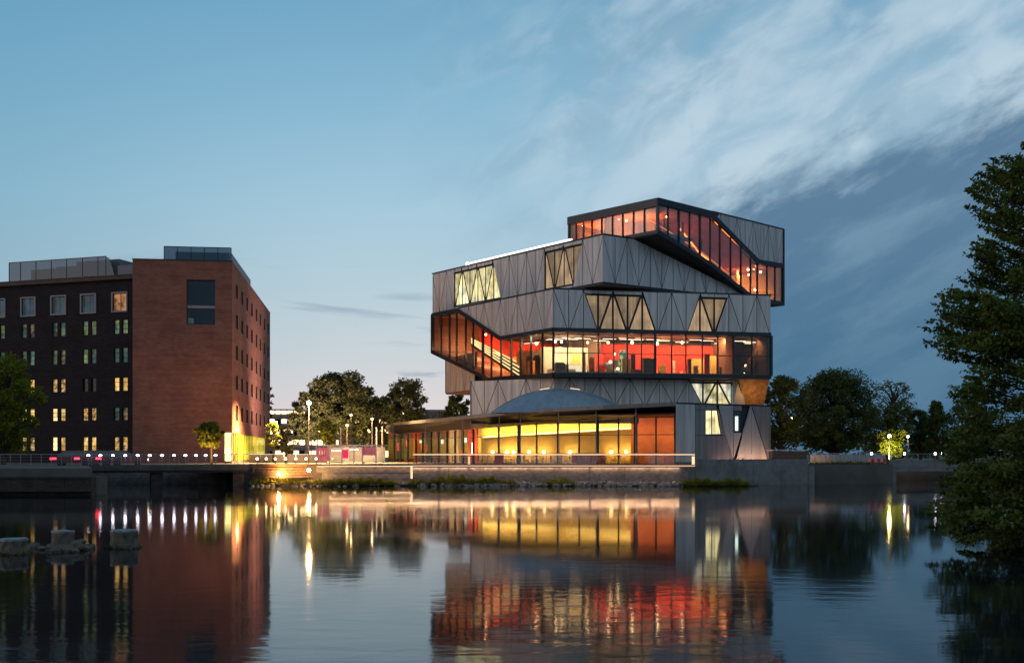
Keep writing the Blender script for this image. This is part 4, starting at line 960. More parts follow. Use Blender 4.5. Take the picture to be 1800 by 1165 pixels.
# ============================================================ BRICK BUILDINGS ON THE LEFT
def wall_holes(fac, q0, q1, z0, z1, holes, th=.35):
    """wall with real openings: every cell of the grid that is not a hole, and reveals"""
    qs = sorted({q0, q1} | {h[0] for h in holes} | {h[1] for h in holes}); zs = sorted({z0, z1} | {h[2] for h in holes} | {h[3] for h in holes})
    mb = MB()
    def is_hole(a, b): return any(h[0] <= a <= h[1] and h[2] <= b <= h[3] for h in holes)
    for a, b in zip(qs, qs[1:]):
        run = None
        for c, d in list(zip(zs, zs[1:])) + [(None, None)]:
            if c is not None and not is_hole((a + b) / 2, (c + d) / 2): run = (run[0], d) if run else (c, d)
            elif run: mb.add([fac.P(a, run[0]), fac.P(b, run[0]), fac.P(b, run[1]), fac.P(a, run[1])], [(0, 1, 2, 3)]); run = None
    for a, b, c, d in holes:
        A = [fac.P(a, c), fac.P(b, c), fac.P(b, d), fac.P(a, d)]; B = [fac.P(a, c, -th), fac.P(b, c, -th), fac.P(b, d, -th), fac.P(a, d, -th)]
        mb.add(A + B, [(0, 1, 5, 4), (1, 2, 6, 5), (2, 3, 7, 6), (3, 0, 4, 7)])
    return mb
def window(fac, h, parent, pane, frame='frame', th=.3, fw=.07, cross=(0, 0), surround=None):
    a, b, c, d = h
    mb = MB()
    for r in ((a + .003, a + fw, c + .003, d - .003), (b - fw, b - .003, c + .003, d - .003), (a + fw, b - fw, c + .003, c + fw), (a + fw, b - fw, d - fw, d - .003)): fac.rect(mb, *r, -th, -th + .08)
    for i in range(cross[0]): q = a + (b - a) * (i + 1) / (cross[0] + 1); fac.rect(mb, q - .03, q + .03, c + fw, d - fw, -th + .003, -th + .07)
    for i in range(cross[1]): z = c + (d - c) * (i + 1) / (cross[1] + 1); fac.rect(mb, a + fw, b - fw, z - .025, z + .025, -th + .006, -th + .065)
    wdw = mb.build('window', M[frame], parent)
    mb = MB(); fac.rect(mb, a + .02, b - .02, c + .02, d - .02, -th - .03, -th - .005); mb.build('pane', M[pane], wdw)
    if surround:
        mb = MB(); s_ = .16
        for r in ((a - s_, a, c - s_, d + s_), (b, b + s_, c - s_, d + s_), (a, b, c - s_, c), (a, b, d, d + s_)): fac.rect(mb, *r, .003, .12)
        mb.build('surround', M[surround], wdw)
    return wdw
# --- red brick block
red = empty('red_brick_building', (0, 0, 0), 'tall red brick block with a blank front and yellow lit ground floor corner', 'building')
DV = Vector((-.1273, .9919)); C0 = Vector(plan(408, 121)); PV = Vector((-DV.y, DV.x))
FL_ = Fac(tuple(C0 + PV * 10.75), tuple(C0)); FR_ = Fac(tuple(C0), tuple(C0 + DV * 44.9))
zr = Z(460, 121); zg = GZ - .1
a, b = FL_.at(328, 570), FL_.at(378, 492)
hole = (a[0], b[0], a[1], b[1])
dh = (FL_.at(394, 800)[0], FL_.L - .05, zg + .3, Z(759.5, 121))
wall_holes(FL_, 0, FL_.L, zg, zr, [hole, dh]).build('wall', M['brick_red'], red)
wdw = window(FL_, hole, red, 'win_dark', fw=.08, th=.45)
mb = MB(); FL_.rect(mb, hole[0] + .05, hole[1] - .05, FL_.at(350, 541.5)[1], FL_.at(350, 536.5)[1], -.4, -.2); mb.build('sill_bar', M['win_frame'], wdw)
mb = MB(); FL_.rect(mb, hole[0] + .1, hole[0] + .7, hole[2] + .15, hole[2] + .75, -.44, -.40); mb.build('reflection_patch', M['lit_teal'], wdw)  # glowing patch painted in as a reflection in the dark pane
window(FL_, dh, red, 'lime_hi', fw=.05, th=.15)
cols = []
for cpx in (416.4, 425.7, 434.5, 442.8, 451, 457.7, 464.8, 471.3): cols.append(FR_.at(cpx, 700)[0])
rows = [512.5, 565.4, 620, 672, 725.7]
holes = []
for r_ in rows:
    zc = FR_.at(416.4, r_)[1]
    for q in cols: holes.append((q - 1.05, q + 1.05, zc - .9, zc + .9))
gh = (.4, FR_.at(467.5, 800)[0], zg + .35, Z(760.5, 121))
wall_holes(FR_, 0, FR_.L, zg, zr, holes + [gh], th=.14).build('wall', M['brick_red'], red)
for i, h in enumerate(holes): window(FR_, h, red, 'win_matte', th=.10, cross=(0, 0), fw=.07)
gw = window(FR_, gh, red, 'lime', th=.12, fw=.1)
nf = 22
for i in range(1, nf): q = gh[0] + (gh[1] - gh[0]) * i / nf; mb = MB(); FR_.rect(mb, q - .12, q + .12, gh[2], gh[3], -.10, .02); mb.build('fin', M['lime_fin'], gw)
back = MB(); back.plan([tuple(C0 + PV * .4 + DV * .5), tuple(C0 + PV * 10.7 + DV * .5), tuple(C0 + PV * 10.7 + DV * 44.5), tuple(C0 + PV * .5 + DV * 44.5)], zg, zr - .6)
back.build('core', M['joint'], red)
mb = MB(); FL_.rect(mb, -.05, FL_.L + .05, zr + .003, zr + .12, -.5, .05); mb.build('parapet_cap', M['frame'], red)
mb = MB(); FR_.rect(mb, .06, FR_.L, zr + .003, zr + .12, -.5, .05); mb.build('parapet_cap', M['frame'], red)
# rooftop enclosure with glazed screens on the red block
FP = Fac(tuple(C0 + PV * 7.6 + DV * 1.2), tuple(C0 + PV * .25 + DV * 1.2))
pe = empty('roof_enclosure', (0, 0, 0)); pe.parent = red
np_ = 5
for i in range(np_):
    mb = MB(); FP.rect(mb, i * FP.L / np_ + .04, (i + 1) * FP.L / np_ - .04, zr + .12, zr + 1.72, -.03, 0); mb.build('screen', M['plant_screen'], pe)
for i in range(np_ + 1): mb = MB(); FP.rect(mb, i * FP.L / np_ - .035, i * FP.L / np_ + .035, zr, zr + 1.78, -.08, .03); mb.build('post', M['frame'], pe)
mb = MB(); FP.rect(mb, 0, FP.L, zr + 1.72, zr + 1.8, -.07, .02); mb.build('rail', M['frame'], pe)
mb = MB(); mb.plan([tuple(C0 + PV * 6.6 + DV * 2.6), tuple(C0 + PV * .4 + DV * 2.6), tuple(C0 + PV * .4 + DV * 22), tuple(C0 + PV * 6.6 + DV * 22)], zr - .2, zr + 1.45); mb.build('plant_unit', M['plant_unit'], pe)
# --- dark brick building
drk = empty('dark_brick_building', (0, 0, 0), 'long dark brick building with rows of paired windows, many lit yellow', 'building')
E1, E0 = Vector(plan(238, 123.8)), Vector(plan(0, 129.8)); ud = (E0 - E1).normalized()
FD = Fac(tuple(E1 + ud * 34), tuple(E1)); zd = FD.at(233, 484)[1]
holes = []; wins = []
colpx = [(-57, -57), (-3, -3), (50, 49), (103, 103), (155.5, 157), (210.5, 212)]
lit = {2: 'TTTTGG', 3: 'DTTTTT', 4: 'DLLLDL', 5: 'LLLHLT', 6: 'LLLHLL'}
rowz = {1: (513.5, 548), 2: (561.5, 586.5), 3: (611, 637), 4: (663, 687), 5: (716, 738.5), 6: (767.5, 792)}
for ci, (pt, pl_) in enumerate(colpx):
    qc = FD.at(pl_, 600)[0]
    z1, z0 = FD.at(212, rowz[1][0])[1], FD.at(212, rowz[1][1])[1]
    qt = FD.at(pt, 600)[0]; h = (qt - .95, qt + .95, z0 + .12, z1 - .12); holes.append(h); wins.append((h, 'lit_orange' if ci == 5 else 'win_blue', (1, 0), 'win_frame', 'win_frame'))
    for r_ in range(2, 7):
        z1, z0 = FD.at(212, rowz[r_][0])[1], FD.at(212, rowz[r_][1])[1]; code = lit[r_][ci]
        for side in (-1, 1):
            h = (qc + side * .575 - .38, qc + side * .575 + .38, z0, z1)
            mt = {'T': 'lit_teal', 'G': 'lit_greenish', 'D': 'win_dark', 'L': 'lit_room', 'H': 'lit_room_hi' if side == -1 else 'lit_room'}[code]
            if code == 'T' and (ci * 7 + r_ * 3 + side) % 4 == 0: mt = 'lit_greenish'
            if mt == 'lit_room': mt = ['lit_room', 'lit_room_b', 'lit_room_c', 'lit_room'][(ci * 5 + r_ * 7 + side * 2) % 4]
            if mt == 'lit_teal': mt = ['lit_teal', 'lit_teal_b', 'lit_teal'][(ci * 5 + r_ * 4 + side) % 3]
            holes.append(h); wins.append((h, mt, (0, 2), 'frame', None))
M['lit_room_b'] = lit_window('lit_room_b', (1, .50, .10), .8, .15, 2.6, 0, (.9, .62, .3)); M['lit_room_c'] = lit_window('lit_room_c', (.95, .66, .28), 1.0, .1, 2.2, .4, (.6, .35, .1)); M['lit_teal_b'] = lit_window('lit_teal_b', (.06, .17, .20), .25, .2, 2.2, 0, (.75, .5, .2))
M['win_blue'] = lit_window('win_blue', (.06, .16, .26), .30, .5, .8, 0, (.08, .14, .14))
M['lit_greenish'] = lit_window('lit_greenish', (.45, .62, .22), .42, .3, 1.2, .3, (.2, .45, .35))
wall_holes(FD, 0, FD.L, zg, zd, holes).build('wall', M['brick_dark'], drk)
for h, mt, cr, fr_, su in wins: window(FD, h, drk, mt, fr_, th=.22, fw=.05, cross=cr, surround=su)
mb = MB(); FD.rect(mb, 0, FD.L, zg, zd - .5, -9, -.7); mb.build('core', M['joint'], drk)
mb = MB(); FD.rect(mb, 0, FD.L - .1, zd - .42, zd + .02, .003, .4); FD.rect(mb, 0, FD.L - .1, zd + .02, zd + .1, -.6, .45); mb.build('cornice', M['cornice'], drk)
mb = MB(); FD.rect(mb, 0, FD.L, zd - .6, zd - .1, -9, -.4); mb.build('roof', M['joint'], drk)
FDp = Fac(inset(FD, 0, -4), inset(FD, FD.L, -4))
pe = empty('roof_enclosure', (0, 0, 0)); pe.parent = drk
edges = [FDp.at(p, 480)[0] for p in (16, 36, 63, 90, 117, 145, 172, 186)]
zt = FDp.at(100, 457)[1]
for i, (a, b) in enumerate(zip(edges, edges[1:])):
    mb = MB(); FDp.rect(mb, a + .04, b - .04, zd + .1, zt, -.03, 0); mb.build('screen', M['plant_screen'], pe)
a, b, c_ = edges[-1], FDp.at(203, 480)[0], FDp.at(192, 480)[0]
mb = MB(); FDp.prism(mb, [(a, zd + .1), (b, zd + .1), (b - .1, zd + .8), (c_, zt - .2), (a, zt)], -.03, 0); mb.build('screen', M['plant_screen'], pe)
for q in edges: mb = MB(); FDp.rect(mb, q - .035, q + .035, zd, zt + .08, -.08, .03); mb.build('post', M['frame'], pe)
mb = MB(); FDp.rect(mb, edges[0], edges[-1], zt, zt + .09, -.07, .02); mb.build('rail', M['frame'], pe)
for pa, pb, hh in ((44, 84, .75), (88, 122, .8), (124, 200, .95)): mb = MB(); FDp.rect(mb, FDp.at(pa, 480)[0], FDp.at(pb, 480)[0], zd, zd + (zt - zd) * hh, -4, -1); mb.build('plant_unit', M['plant_unit'], pe)
mb = MB(); FDp.rect(mb, FDp.at(207, 480)[0], FDp.at(233, 480)[0], zd, FDp.at(220, 466)[1], -3, 0); mb.build('plant_unit', M['plant_unit'], pe)

# ============================================================ BRIDGES
bl = empty('road_bridge', (X(200, 95), 95, 0), 'low concrete road bridge with railing crossing before the brick buildings', 'bridge')
FBr = Fac(plan(-160, 89), plan(436, 98.0)); bz = 1.78
def bpart(name, mat, f, parent): mb = MB(); f(mb); o = mb.build(name, M[mat]); parent_keep(o, parent); return o
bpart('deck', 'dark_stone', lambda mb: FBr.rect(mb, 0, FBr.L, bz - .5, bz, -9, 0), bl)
bpart('kerb_beam', 'concrete_dark', lambda mb: FBr.rect(mb, 0, FBr.L, bz - .32, bz + .14, .003, .2), bl)
for px_ in (276, 420):
    q = FBr.at(px_, 830)[0]; bpart('pier', 'dark_stone', lambda mb: FBr.rect(mb, q - .5, q + .5, -.6, bz - .5, -7, -.3), bl)
npst = 34
for i in range(npst): q = (i + .5) * FBr.L / npst; bpart('railing_post', 'steel', lambda mb: FBr.rect(mb, q - .025, q + .025, bz + .14, bz + 1.08, .06, .10), bl)
for zz in (.38, .62, .86): bpart('rail', 'steel', lambda mb: FBr.rect(mb, 0, FBr.L, bz + zz, bz + zz + .02, .07, .09), bl)
bpart('handrail', 'steel', lambda mb: FBr.rect(mb, 0, FBr.L, bz + 1.08, bz + 1.14, .04, .12), bl)
FBk = Fac(inset(FBr, 0, -9), inset(FBr, FBr.L, -9))
M['bridge_lamp'] = lamp_mat('bridge_lamp', (.93, .84, 1), 22)
for i, px_ in enumerate([155, 176.5, 198, 220, 242, 263.5, 285, 306, 326, 345, 362, 379]):
    q = FBr.at(px_, 800)[0]; p = FBr.P(q, FBr.at(px_, 800)[1], -.15)
    lab = 'small white lamp on the bridge railing, %s from the left end of the row' % ORD[i]
    if i == 0:
        t = l0 = empty('rail_lamp', p, lab, 'lamp', 'white lamps along the bridge railing')
        mb = MB(); mb.ball((0, 0, 0), .14, 8, 5, .5); mb.build('bulb', M['bridge_lamp'], t); mb = MB(); mb.tube([(0, 0, bz - p[2]), (0, 0, -.06)], .02, 5); mb.build('post', M['steel'], t)
    else: copy_tree(l0, loc=p, label=lab)
# parked cars with lit rear lights on the bridge
def car(p, rz, label, first=None):
    if first: return copy_tree(first, loc=p, rz=rz, label=label)
    t = empty('car', p, label, 'car', 'cars on the bridge'); t.rotation_euler = (0, 0, rz)
    prof = [(-2.1, .35), (2.15, .35), (2.2, .72), (1.2, .86), (-1.5, .92), (-2.15, .88)]
    mb = MB(); mb.loft([(x, -.85, z) for x, z in prof], [(x, .85, z) for x, z in prof]); mb.build('body', M['paint'], t)
    cab = [(-1.75, .92), (1.15, .87), (.45, 1.40), (-1.15, 1.42)]
    mb = MB(); mb.loft([(x, -.78 if z < 1 else -.62, z) for x, z in cab], [(x, .78 if z < 1 else .62, z) for x, z in cab]); mb.build('cabin', M['win_dark'], t)
    mb = MB(); mb.box(-1.1, .4, -.6, .6, 1.425, 1.46); mb.build('roof', M['paint'], t)
    for x in (-1.35, 1.35):
        for y in (-.80, .80): mb = MB(); mb.tube([(x, y - .1, .32), (x, y + .1, .32)], .32, 12); mb.build('wheel', M['tyre'], t)
    for y in (-.62, .62): mb = MB(); mb.box(-2.24, -2.14, y - .2, y + .2, .62, .80); mb.build('taillight', M['tail_red'], t)
    for y in (-.8, ): mb = MB(); mb.box(-2.2, -1.75, y - .08, y - .055, .66, .80); mb.build('taillight', M['tail_red'], t)
    for y in (-.6, .6): mb = MB(); mb.box(2.16, 2.24, y - .2, y + .2, .55, .70); mb.build('headlight', M['lamp_pend'], t)
    return t
rzb = math.atan2(FBr.u.y, FBr.u.x)
cars = []
for i, (px_, lab) in enumerate(((214, 'dark red car with glowing tail lights nearest the red brick block'), (176, 'dark red car with glowing tail lights, middle of three on the bridge'), (134, 'dark red car with glowing tail lights, leftmost of three on the bridge'))):
    q = FBr.at(px_, 810)[0]; cars.append(car(FBr.P(q, bz + .01, -3.2 - .0 * i), rzb, lab, cars[0] if cars else None))
# dark quay wall in front of the bridge, at the left edge
FQ = Fac(plan(-260, 76.9), plan(160, 76.9))
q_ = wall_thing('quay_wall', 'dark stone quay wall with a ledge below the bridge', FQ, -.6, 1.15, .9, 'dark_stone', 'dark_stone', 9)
bpart('ledge', 'dark_stone', lambda mb: FQ.rect(mb, 0, FQ.L, .25, .42, .01, .5), q_)
FQs = Fac(plan(160, 76.9), (X(160, 76.9) - .0, 77.0))
mb = MB(); mb.box(-140, X(160, 76.9), 77.85, 80, -.5, 1.28); mb.build('quay', M['ground'], kind='structure')
FAb = Fac(plan(150, 105.4), plan(446, 105.8)); wall_thing('abutment_wall', 'brown brick abutment wall in shadow under the road bridge', FAb, -.6, 1.8, .4, 'stone_wall', None, 6)
# right-hand bridge
brr = empty('footbridge', (X(1640, 112), 112, 0), 'plain concrete bridge at the right, half hidden by leaves', 'bridge')
FB2 = Fac(plan(1562, 110), plan(1850, 116)); 
bpart('deck', 'concrete', lambda mb: FB2.rect(mb, 0, FB2.L, 1.15, 1.55, -8, 0), brr)
bpart('parapet', 'concrete', lambda mb: FB2.rect(mb, 0, FB2.L, 1.553, 2.35, -.3, .05), brr)
bpart('handrail', 'steel', lambda mb: FB2.rect(mb, 0, FB2.L, 2.9, 2.97, -.2, -.12), brr)
for i in range(14): q = (i + .5) * FB2.L / 14; bpart('railing_post', 'steel', lambda mb: FB2.rect(mb, q - .03, q + .03, 2.35, 2.9, -.19, -.13), brr)
bpart('pier', 'concrete', lambda mb: FB2.rect(mb, 0, 1.0, -.6, 1.15, -8, -.1), brr)
FRB = Fac(plan(1433, 106.2), plan(1560, 106.6)); wall_thing('quay_wall', 'dark vertical timber quay wall under the round tree', FRB, -.5, 1.78, .3, 'dark_stone', None, 26)
for i, px_ in enumerate((1532, 1590, 1644, 1656)):
    p = P3(px_, 797, 114 + i); lab = 'tiny white bollard lamp by the right bridge, %s from the left' % ORD[i]
    if i == 0: t = b0 = empty('bollard_lamp', p, lab, 'lamp', 'bollard lamps by the right bridge'); mb = MB(); mb.ball((0, 0, 0), .13, 8, 5); mb.build('bulb', M['bridge_lamp'], t); mb = MB(); mb.tube([(0, 0, -1.0), (0, 0, -.1)], .04, 5); mb.build('post', M['steel'], t)
    else: copy_tree(b0, loc=p, label=lab)
# railing fences on the right quay
fr_ = empty('railing', (X(1490, 106.9), 107.2, GZ), 'thin steel railing with pale infill under the round tree', 'railing')
FRr = Fac(plan(1424, 107.3), plan(1556, 107.8))
for i in range(30): q = i * FRr.L / 29; bpart('post', 'pole', lambda mb: FRr.rect(mb, q - .012, q + .012, GZ, GZ + 1.05, -.02, .02), fr_)
bpart('handrail', 'pole', lambda mb: FRr.rect(mb, 0, FRr.L, GZ + 1.05, GZ + 1.1, -.03, .03), fr_)
area_light('wall_washer', (X(1440, 107), 107.9, GZ + .1), (3, .1), 30, (1, .55, .25), (X(1440, 107), 108.6, GZ + 2))
FRw = Fac(plan(1424, 109), plan(1556, 109.6)); wall_thing('low_wall', 'pale low garden wall behind the thin steel railing', FRw, GZ - .1, GZ + .95, .25, 'panel_pale', None, 5)
t = empty('barrier', (X(1542, 107), 107.0, GZ), 'low red and white barrier board on the right quay', 'barrier')
for i in range(6): mb = MB(); mb.box(-.9 + i * .3, -.9 + (i + 1) * .3 - .01, -.02, .02, .25, .55); mb.build('stripe_board', M['red_seat'] if i % 2 else M['pink_pale'], t)
for a in (-.7, .7): mb = MB(); mb.box(a - .03, a + .03, -.2, .2, 0, .24); mb.build('foot', M['steel'], t)

# ============================================================ PLAZA BETWEEN THE BUILDINGS
def street_lamp(p, h, label, mat, pw, c, r=.2, group=None, first=None):
    t = empty('street_lamp', p, label, 'street lamp', group)
    mb = MB(); mb.tube([(0, 0, 0), (0, 0, h - .2)], [.055, .035], 6); mb.build('pole', M['lamp_post'], t)
    mb = MB(); mb.ball((0, 0, h), r, 10, 6); mb.build('lamp_head', M[mat], t)
    mb = MB(); mb.tube([(0, 0, h + r * .9), (0, 0, h + r * 1.1)], [r * 1.1, r * .6], 8); mb.build('cap', M['frame'], t)
    if pw: area_light('lamp_light', (p[0], p[1] - .1, p[2] + h - r * 1.3), (.9, .9), pw * 1.6, c, (p[0], p[1] - .8, p[2]), spread=120)
    return t
def sl(px, py, d, label, mat='lamp_warm', pw=200, c=(1, .6, .25), r=.11, group='plaza street lamps'):
    return street_lamp((X(px, d), d, GZ), Z(py, d) - GZ, label, mat, pw, c, r, group)
sl(543, 708, 112, 'tall street lamp with a dazzling orange head before the trees', 'lamp_big', 3400, (1, .58, .24), .22)
sl(617, 729, 135, 'street lamp glowing low in the middle plaza trees', 'lamp_warm', 160)
sl(654, 736, 128, 'street lamp with warm head beside the flag poles', 'lamp_warm', 200)
sl(417, 755, 118, 'street lamp at the corner of the yellow lit entrance', 'lamp_warm', 50, (1, .75, .4), .16)
sl(486, 742, 135, 'small street lamp just right of the red brick block', 'lamp_warm', 300, (1, .7, .2))
sl(610, 747, 128, 'slim pole lamp with flat white head in the plaza', 'lamp_warm', 60, r=.12)
sl(1563, 766, 128, 'street lamp lighting the lime green tree on the right', 'lamp_street', 0, (1, .72, .28), .18, 'street lamps by the right bridge')
sl(1596, 767, 124, 'street lamp with orange head right of the lime green tree', 'lamp_warm', 120, (1, .6, .25), .13, 'street lamps by the right bridge')
sl(1392, 735, 150, 'faint street lamp glimmering inside the round tree', 'lamp_warm', 60, (1, .6, .25), .12, 'street lamps by the right bridge')
for px_, hpx, d in ((672, 749, 126), (662, 751, 128), (645, 748, 132), (599, 752, 134)):
    t = empty('flag_pole', (X(px_, d), d, GZ), {672: 'pale flag pole nearest the canopy tip', 662: 'pale flag pole second from the canopy tip', 645: 'pale flag pole third from the canopy tip', 599: 'pale flag pole leftmost in the plaza'}[px_], 'pole', 'flag poles in the plaza')
    mb = MB(); mb.tube([(0, 0, 0), (0, 0, Z(hpx, d) - GZ)], [.09, .06], 6); mb.build('pole', M['pole'], t); mb = MB(); mb.box(-.2, .2, -.2, .2, 0, .06); mb.build('base_plate', M['steel'], t)
# glass pavilion with pink panels
pv = empty('event_pavilion', (X(608, 110), 110, GZ), 'white framed glass pavilion with pink panels and banner', 'pavilion')
FPv = Fac(plan(556, 111), plan(661, 110)); z0, z1 = GZ, FPv.at(600, 783.5)[1]
for i, px_ in enumerate((556, 579.5, 601, 622, 637, 661)):
    q = FPv.at(px_, 790)[0]; bpart('post', 'white', lambda mb: FPv.rect(mb, q - .05, q + .05, z0, z1, -.05, .05), pv)
bpart('roof', 'white', lambda mb: FPv.rect(mb, -.1, FPv.L + .1, z1 + .003, z1 + .13, -4, .1), pv)
def pvp(name, pa, pb, ya, yb, mat, o=-.02):
    a, b = FPv.at(pa, yb), FPv.at(pb, ya); bpart(name, mat, lambda mb: FPv.rect(mb, a[0], b[0], a[1], b[1], o - .03, o), pv)
for i in range(5): pvp('pink_panel', 557.3 + i * 4.4, 557.3 + i * 4.4 + 4.1, 786.5, 810.5, 'pink_pale')
for i in range(5): pvp('pink_panel', 638 + i * 4.5, 638 + i * 4.5 + 4.2, 785.5, 800, 'pink_pale')
pvp('banner', 601.5, 612.5, 790, 805, 'pink', .03)
pvp('light_tube', 581, 600, 790.5, 793, 'strip_white', -.3); pvp('light_tube', 613, 629, 788.5, 791, 'strip_white', -.3)
pvp('glass_pane', 580, 600.5, 785, 810, 'rail_glass'); pvp('glass_pane', 613, 636.5, 785, 810, 'rail_glass')
pvp('back_wall', 556, 661, 785, 812, 'cream', -3.4)
for px_ in (570, 592, 620, 650): area_light('room_light', (X(px_, 112), 112.3, z1 - .15), (1, .5), 34, (1, .72, .5), (X(px_, 112), 113.6, z0 + .5))
# lit low hoarding strip behind, left of the pavilion
t = empty('hoarding', (X(520, 125), 125, GZ), 'low white lit hoarding across the plaza between block and pavilion', 'fence')
for i in range(8): mb = MB(); mb.box(-5.4 + i * 1.35, -5.4 + i * 1.35 + 1.3, -.05, .05, 0, 1.0); mb.build('panel', M['concrete'], t)
mb = MB(); mb.box(-5.4, 5.4, -.09, -.06, .97, 1.02); mb.build('light_strip', M['strip_white_dim'], t)
area_light('plaza_fill', (X(560, 140), 140, GZ + 1.2), (3, 3), 2200, (1, .66, .52), (X(460, 150), 152, 19), spread=110)  # added fill brightening the side of the red brick block, no fixture
for px_, pw in ((497, 1300), (530, 1200), (570, 800), (610, 700), (640, 600), (690, 500)): area_light('plaza_fill', (X(px_, 126), 126, GZ + 7.5), (1.5, 1.5), pw * 4.5, (1, .58, .24), (X(px_, 126) - (3 if px_ < 540 else 0), 125, GZ), spread=125)  # overhead fill for the plaza, added without lamp heads
for px_ in (462, 478, 508, 519, 536, 548):
    pass
for px_, d_, pw in ((535, 140, 1500), (575, 141, 1500), (615, 142, 1500), (655, 146, 1200), (705, 147, 1300), (1500, 120, 500), (1420, 124, 500)): area_light('crown_fill', (X(px_, d_), d_, GZ + .4), (2, 1), pw * .28, (1, .66, .32), (X(px_, d_) + 1, d_ + 6, GZ + 9), spread=130)  # added fill from below to lighten the tree crowns, no fixtures
area_light('lime_tree_fill', (X(1566, 127), 127, GZ + .6), (1.5, .6), 900, (1, .84, .36), (X(1566, 131), 131.5, GZ + 3.5), spread=140)  # extra fill added under the lime green tree, no lamp stands here
for i, px_ in enumerate((452, 468, 484, 502, 520, 538, 556)):
    p = P3(px_, 806, 106 + i * .4); lab = 'short warm bollard light at the plaza edge, %s from the red brick block' % ORD[i]
    if i == 0:
        t = wb0 = empty('bollard_light', p, lab, 'lamp', 'warm bollard lights at the plaza edge')
        mb = MB(); mb.ball((0, 0, 0), .10, 8, 5); mb.build('bulb', M['lamp_warm'], t); mb = MB(); mb.tube([(0, 0, GZ - p[2]), (0, 0, -.08)], .05, 6); mb.build('post', M['lamp_post'], t)
    else: copy_tree(wb0, loc=p, label=lab)
# lit office block far behind the trees
ob = empty('office_building', (X(640, 205), 205, GZ), 'low office block with long lit window bands behind the plaza trees', 'building')
FO = Fac(plan(440, 205), plan(800, 208)); zs_ = [FO.at(600, y)[1] for y in (812, 789, 770, 751, 734, 719)]
bpart('wall', 'panel_dark', lambda mb: FO.rect(mb, 0, FO.L, GZ - .2, zs_[-1], -14, -.3), ob)
for i, zf in enumerate(zs_[:-1]):
    bpart('floor_band', 'concrete', lambda mb: FO.rect(mb, 0, FO.L, zf - .25, zf + .25, -.29, .2), ob)
rnd = random.Random(8); nb = 34
for i, zf in enumerate(zs_[:-1]):
    h_ = zs_[i + 1] - zf
    for k in range(nb):
        px_ = FO.px((k + .5) * FO.L / nb, zf)[0]
        on = rnd.random() < (.9 if px_ < 570 and i > 0 else .5)
        q = k * FO.L / nb
        o = bpart('window_pane', ('lit_far_hi' if px_ < 570 else 'lit_far') if on else 'win_dark', lambda mb: FO.rect(mb, q + .15, q + FO.L / nb - .15, zf + .35 + (h_ * .25 if on else 0), zf + h_ - .35, -.29, -.22), ob)

# ============================================================ TREES AND PLANTS
def leaves_mesh(name, C, size, mat, parent=None, seed=0, droop=0.0, aspect=1.8, **kw):
    """one small pointed leaf-cluster face per point"""
    r = np.random.RandomState(seed); n = len(C)
    d = r.normal(size=(n, 3)); d[:, 2] = d[:, 2] * .6 - droop; d /= np.linalg.norm(d, axis=1)[:, None]
    e = r.normal(size=(n, 3)); e -= (e * d).sum(1)[:, None] * d; e /= np.linalg.norm(e, axis=1)[:, None]
    s_ = size * r.uniform(.55, 1.35, n)[:, None]
    V = np.empty((n, 4, 3)); V[:, 0] = C; V[:, 1] = C + d * s_ * .45 + e * s_ / aspect * .5; V[:, 2] = C + d * s_; V[:, 3] = C + d * s_ * .45 - e * s_ / aspect * .5
    me = bpy.data.meshes.new(name); me.vertices.add(4 * n); me.vertices.foreach_set('co', V.astype(np.float32).ravel())
    me.loops.add(4 * n); me.loops.foreach_set('vertex_index', np.arange(4 * n, dtype=np.int32))
    me.polygons.add(n); me.polygons.foreach_set('loop_start', np.arange(0, 4 * n, 4, dtype=np.int32)); me.polygons.foreach_set('loop_total', np.full(n, 4, dtype=np.int32))
    me.update(calc_edges=True); me.materials.append(M[mat]); o = link(bpy.data.objects.new(name, me), parent); return tag(o, **kw)
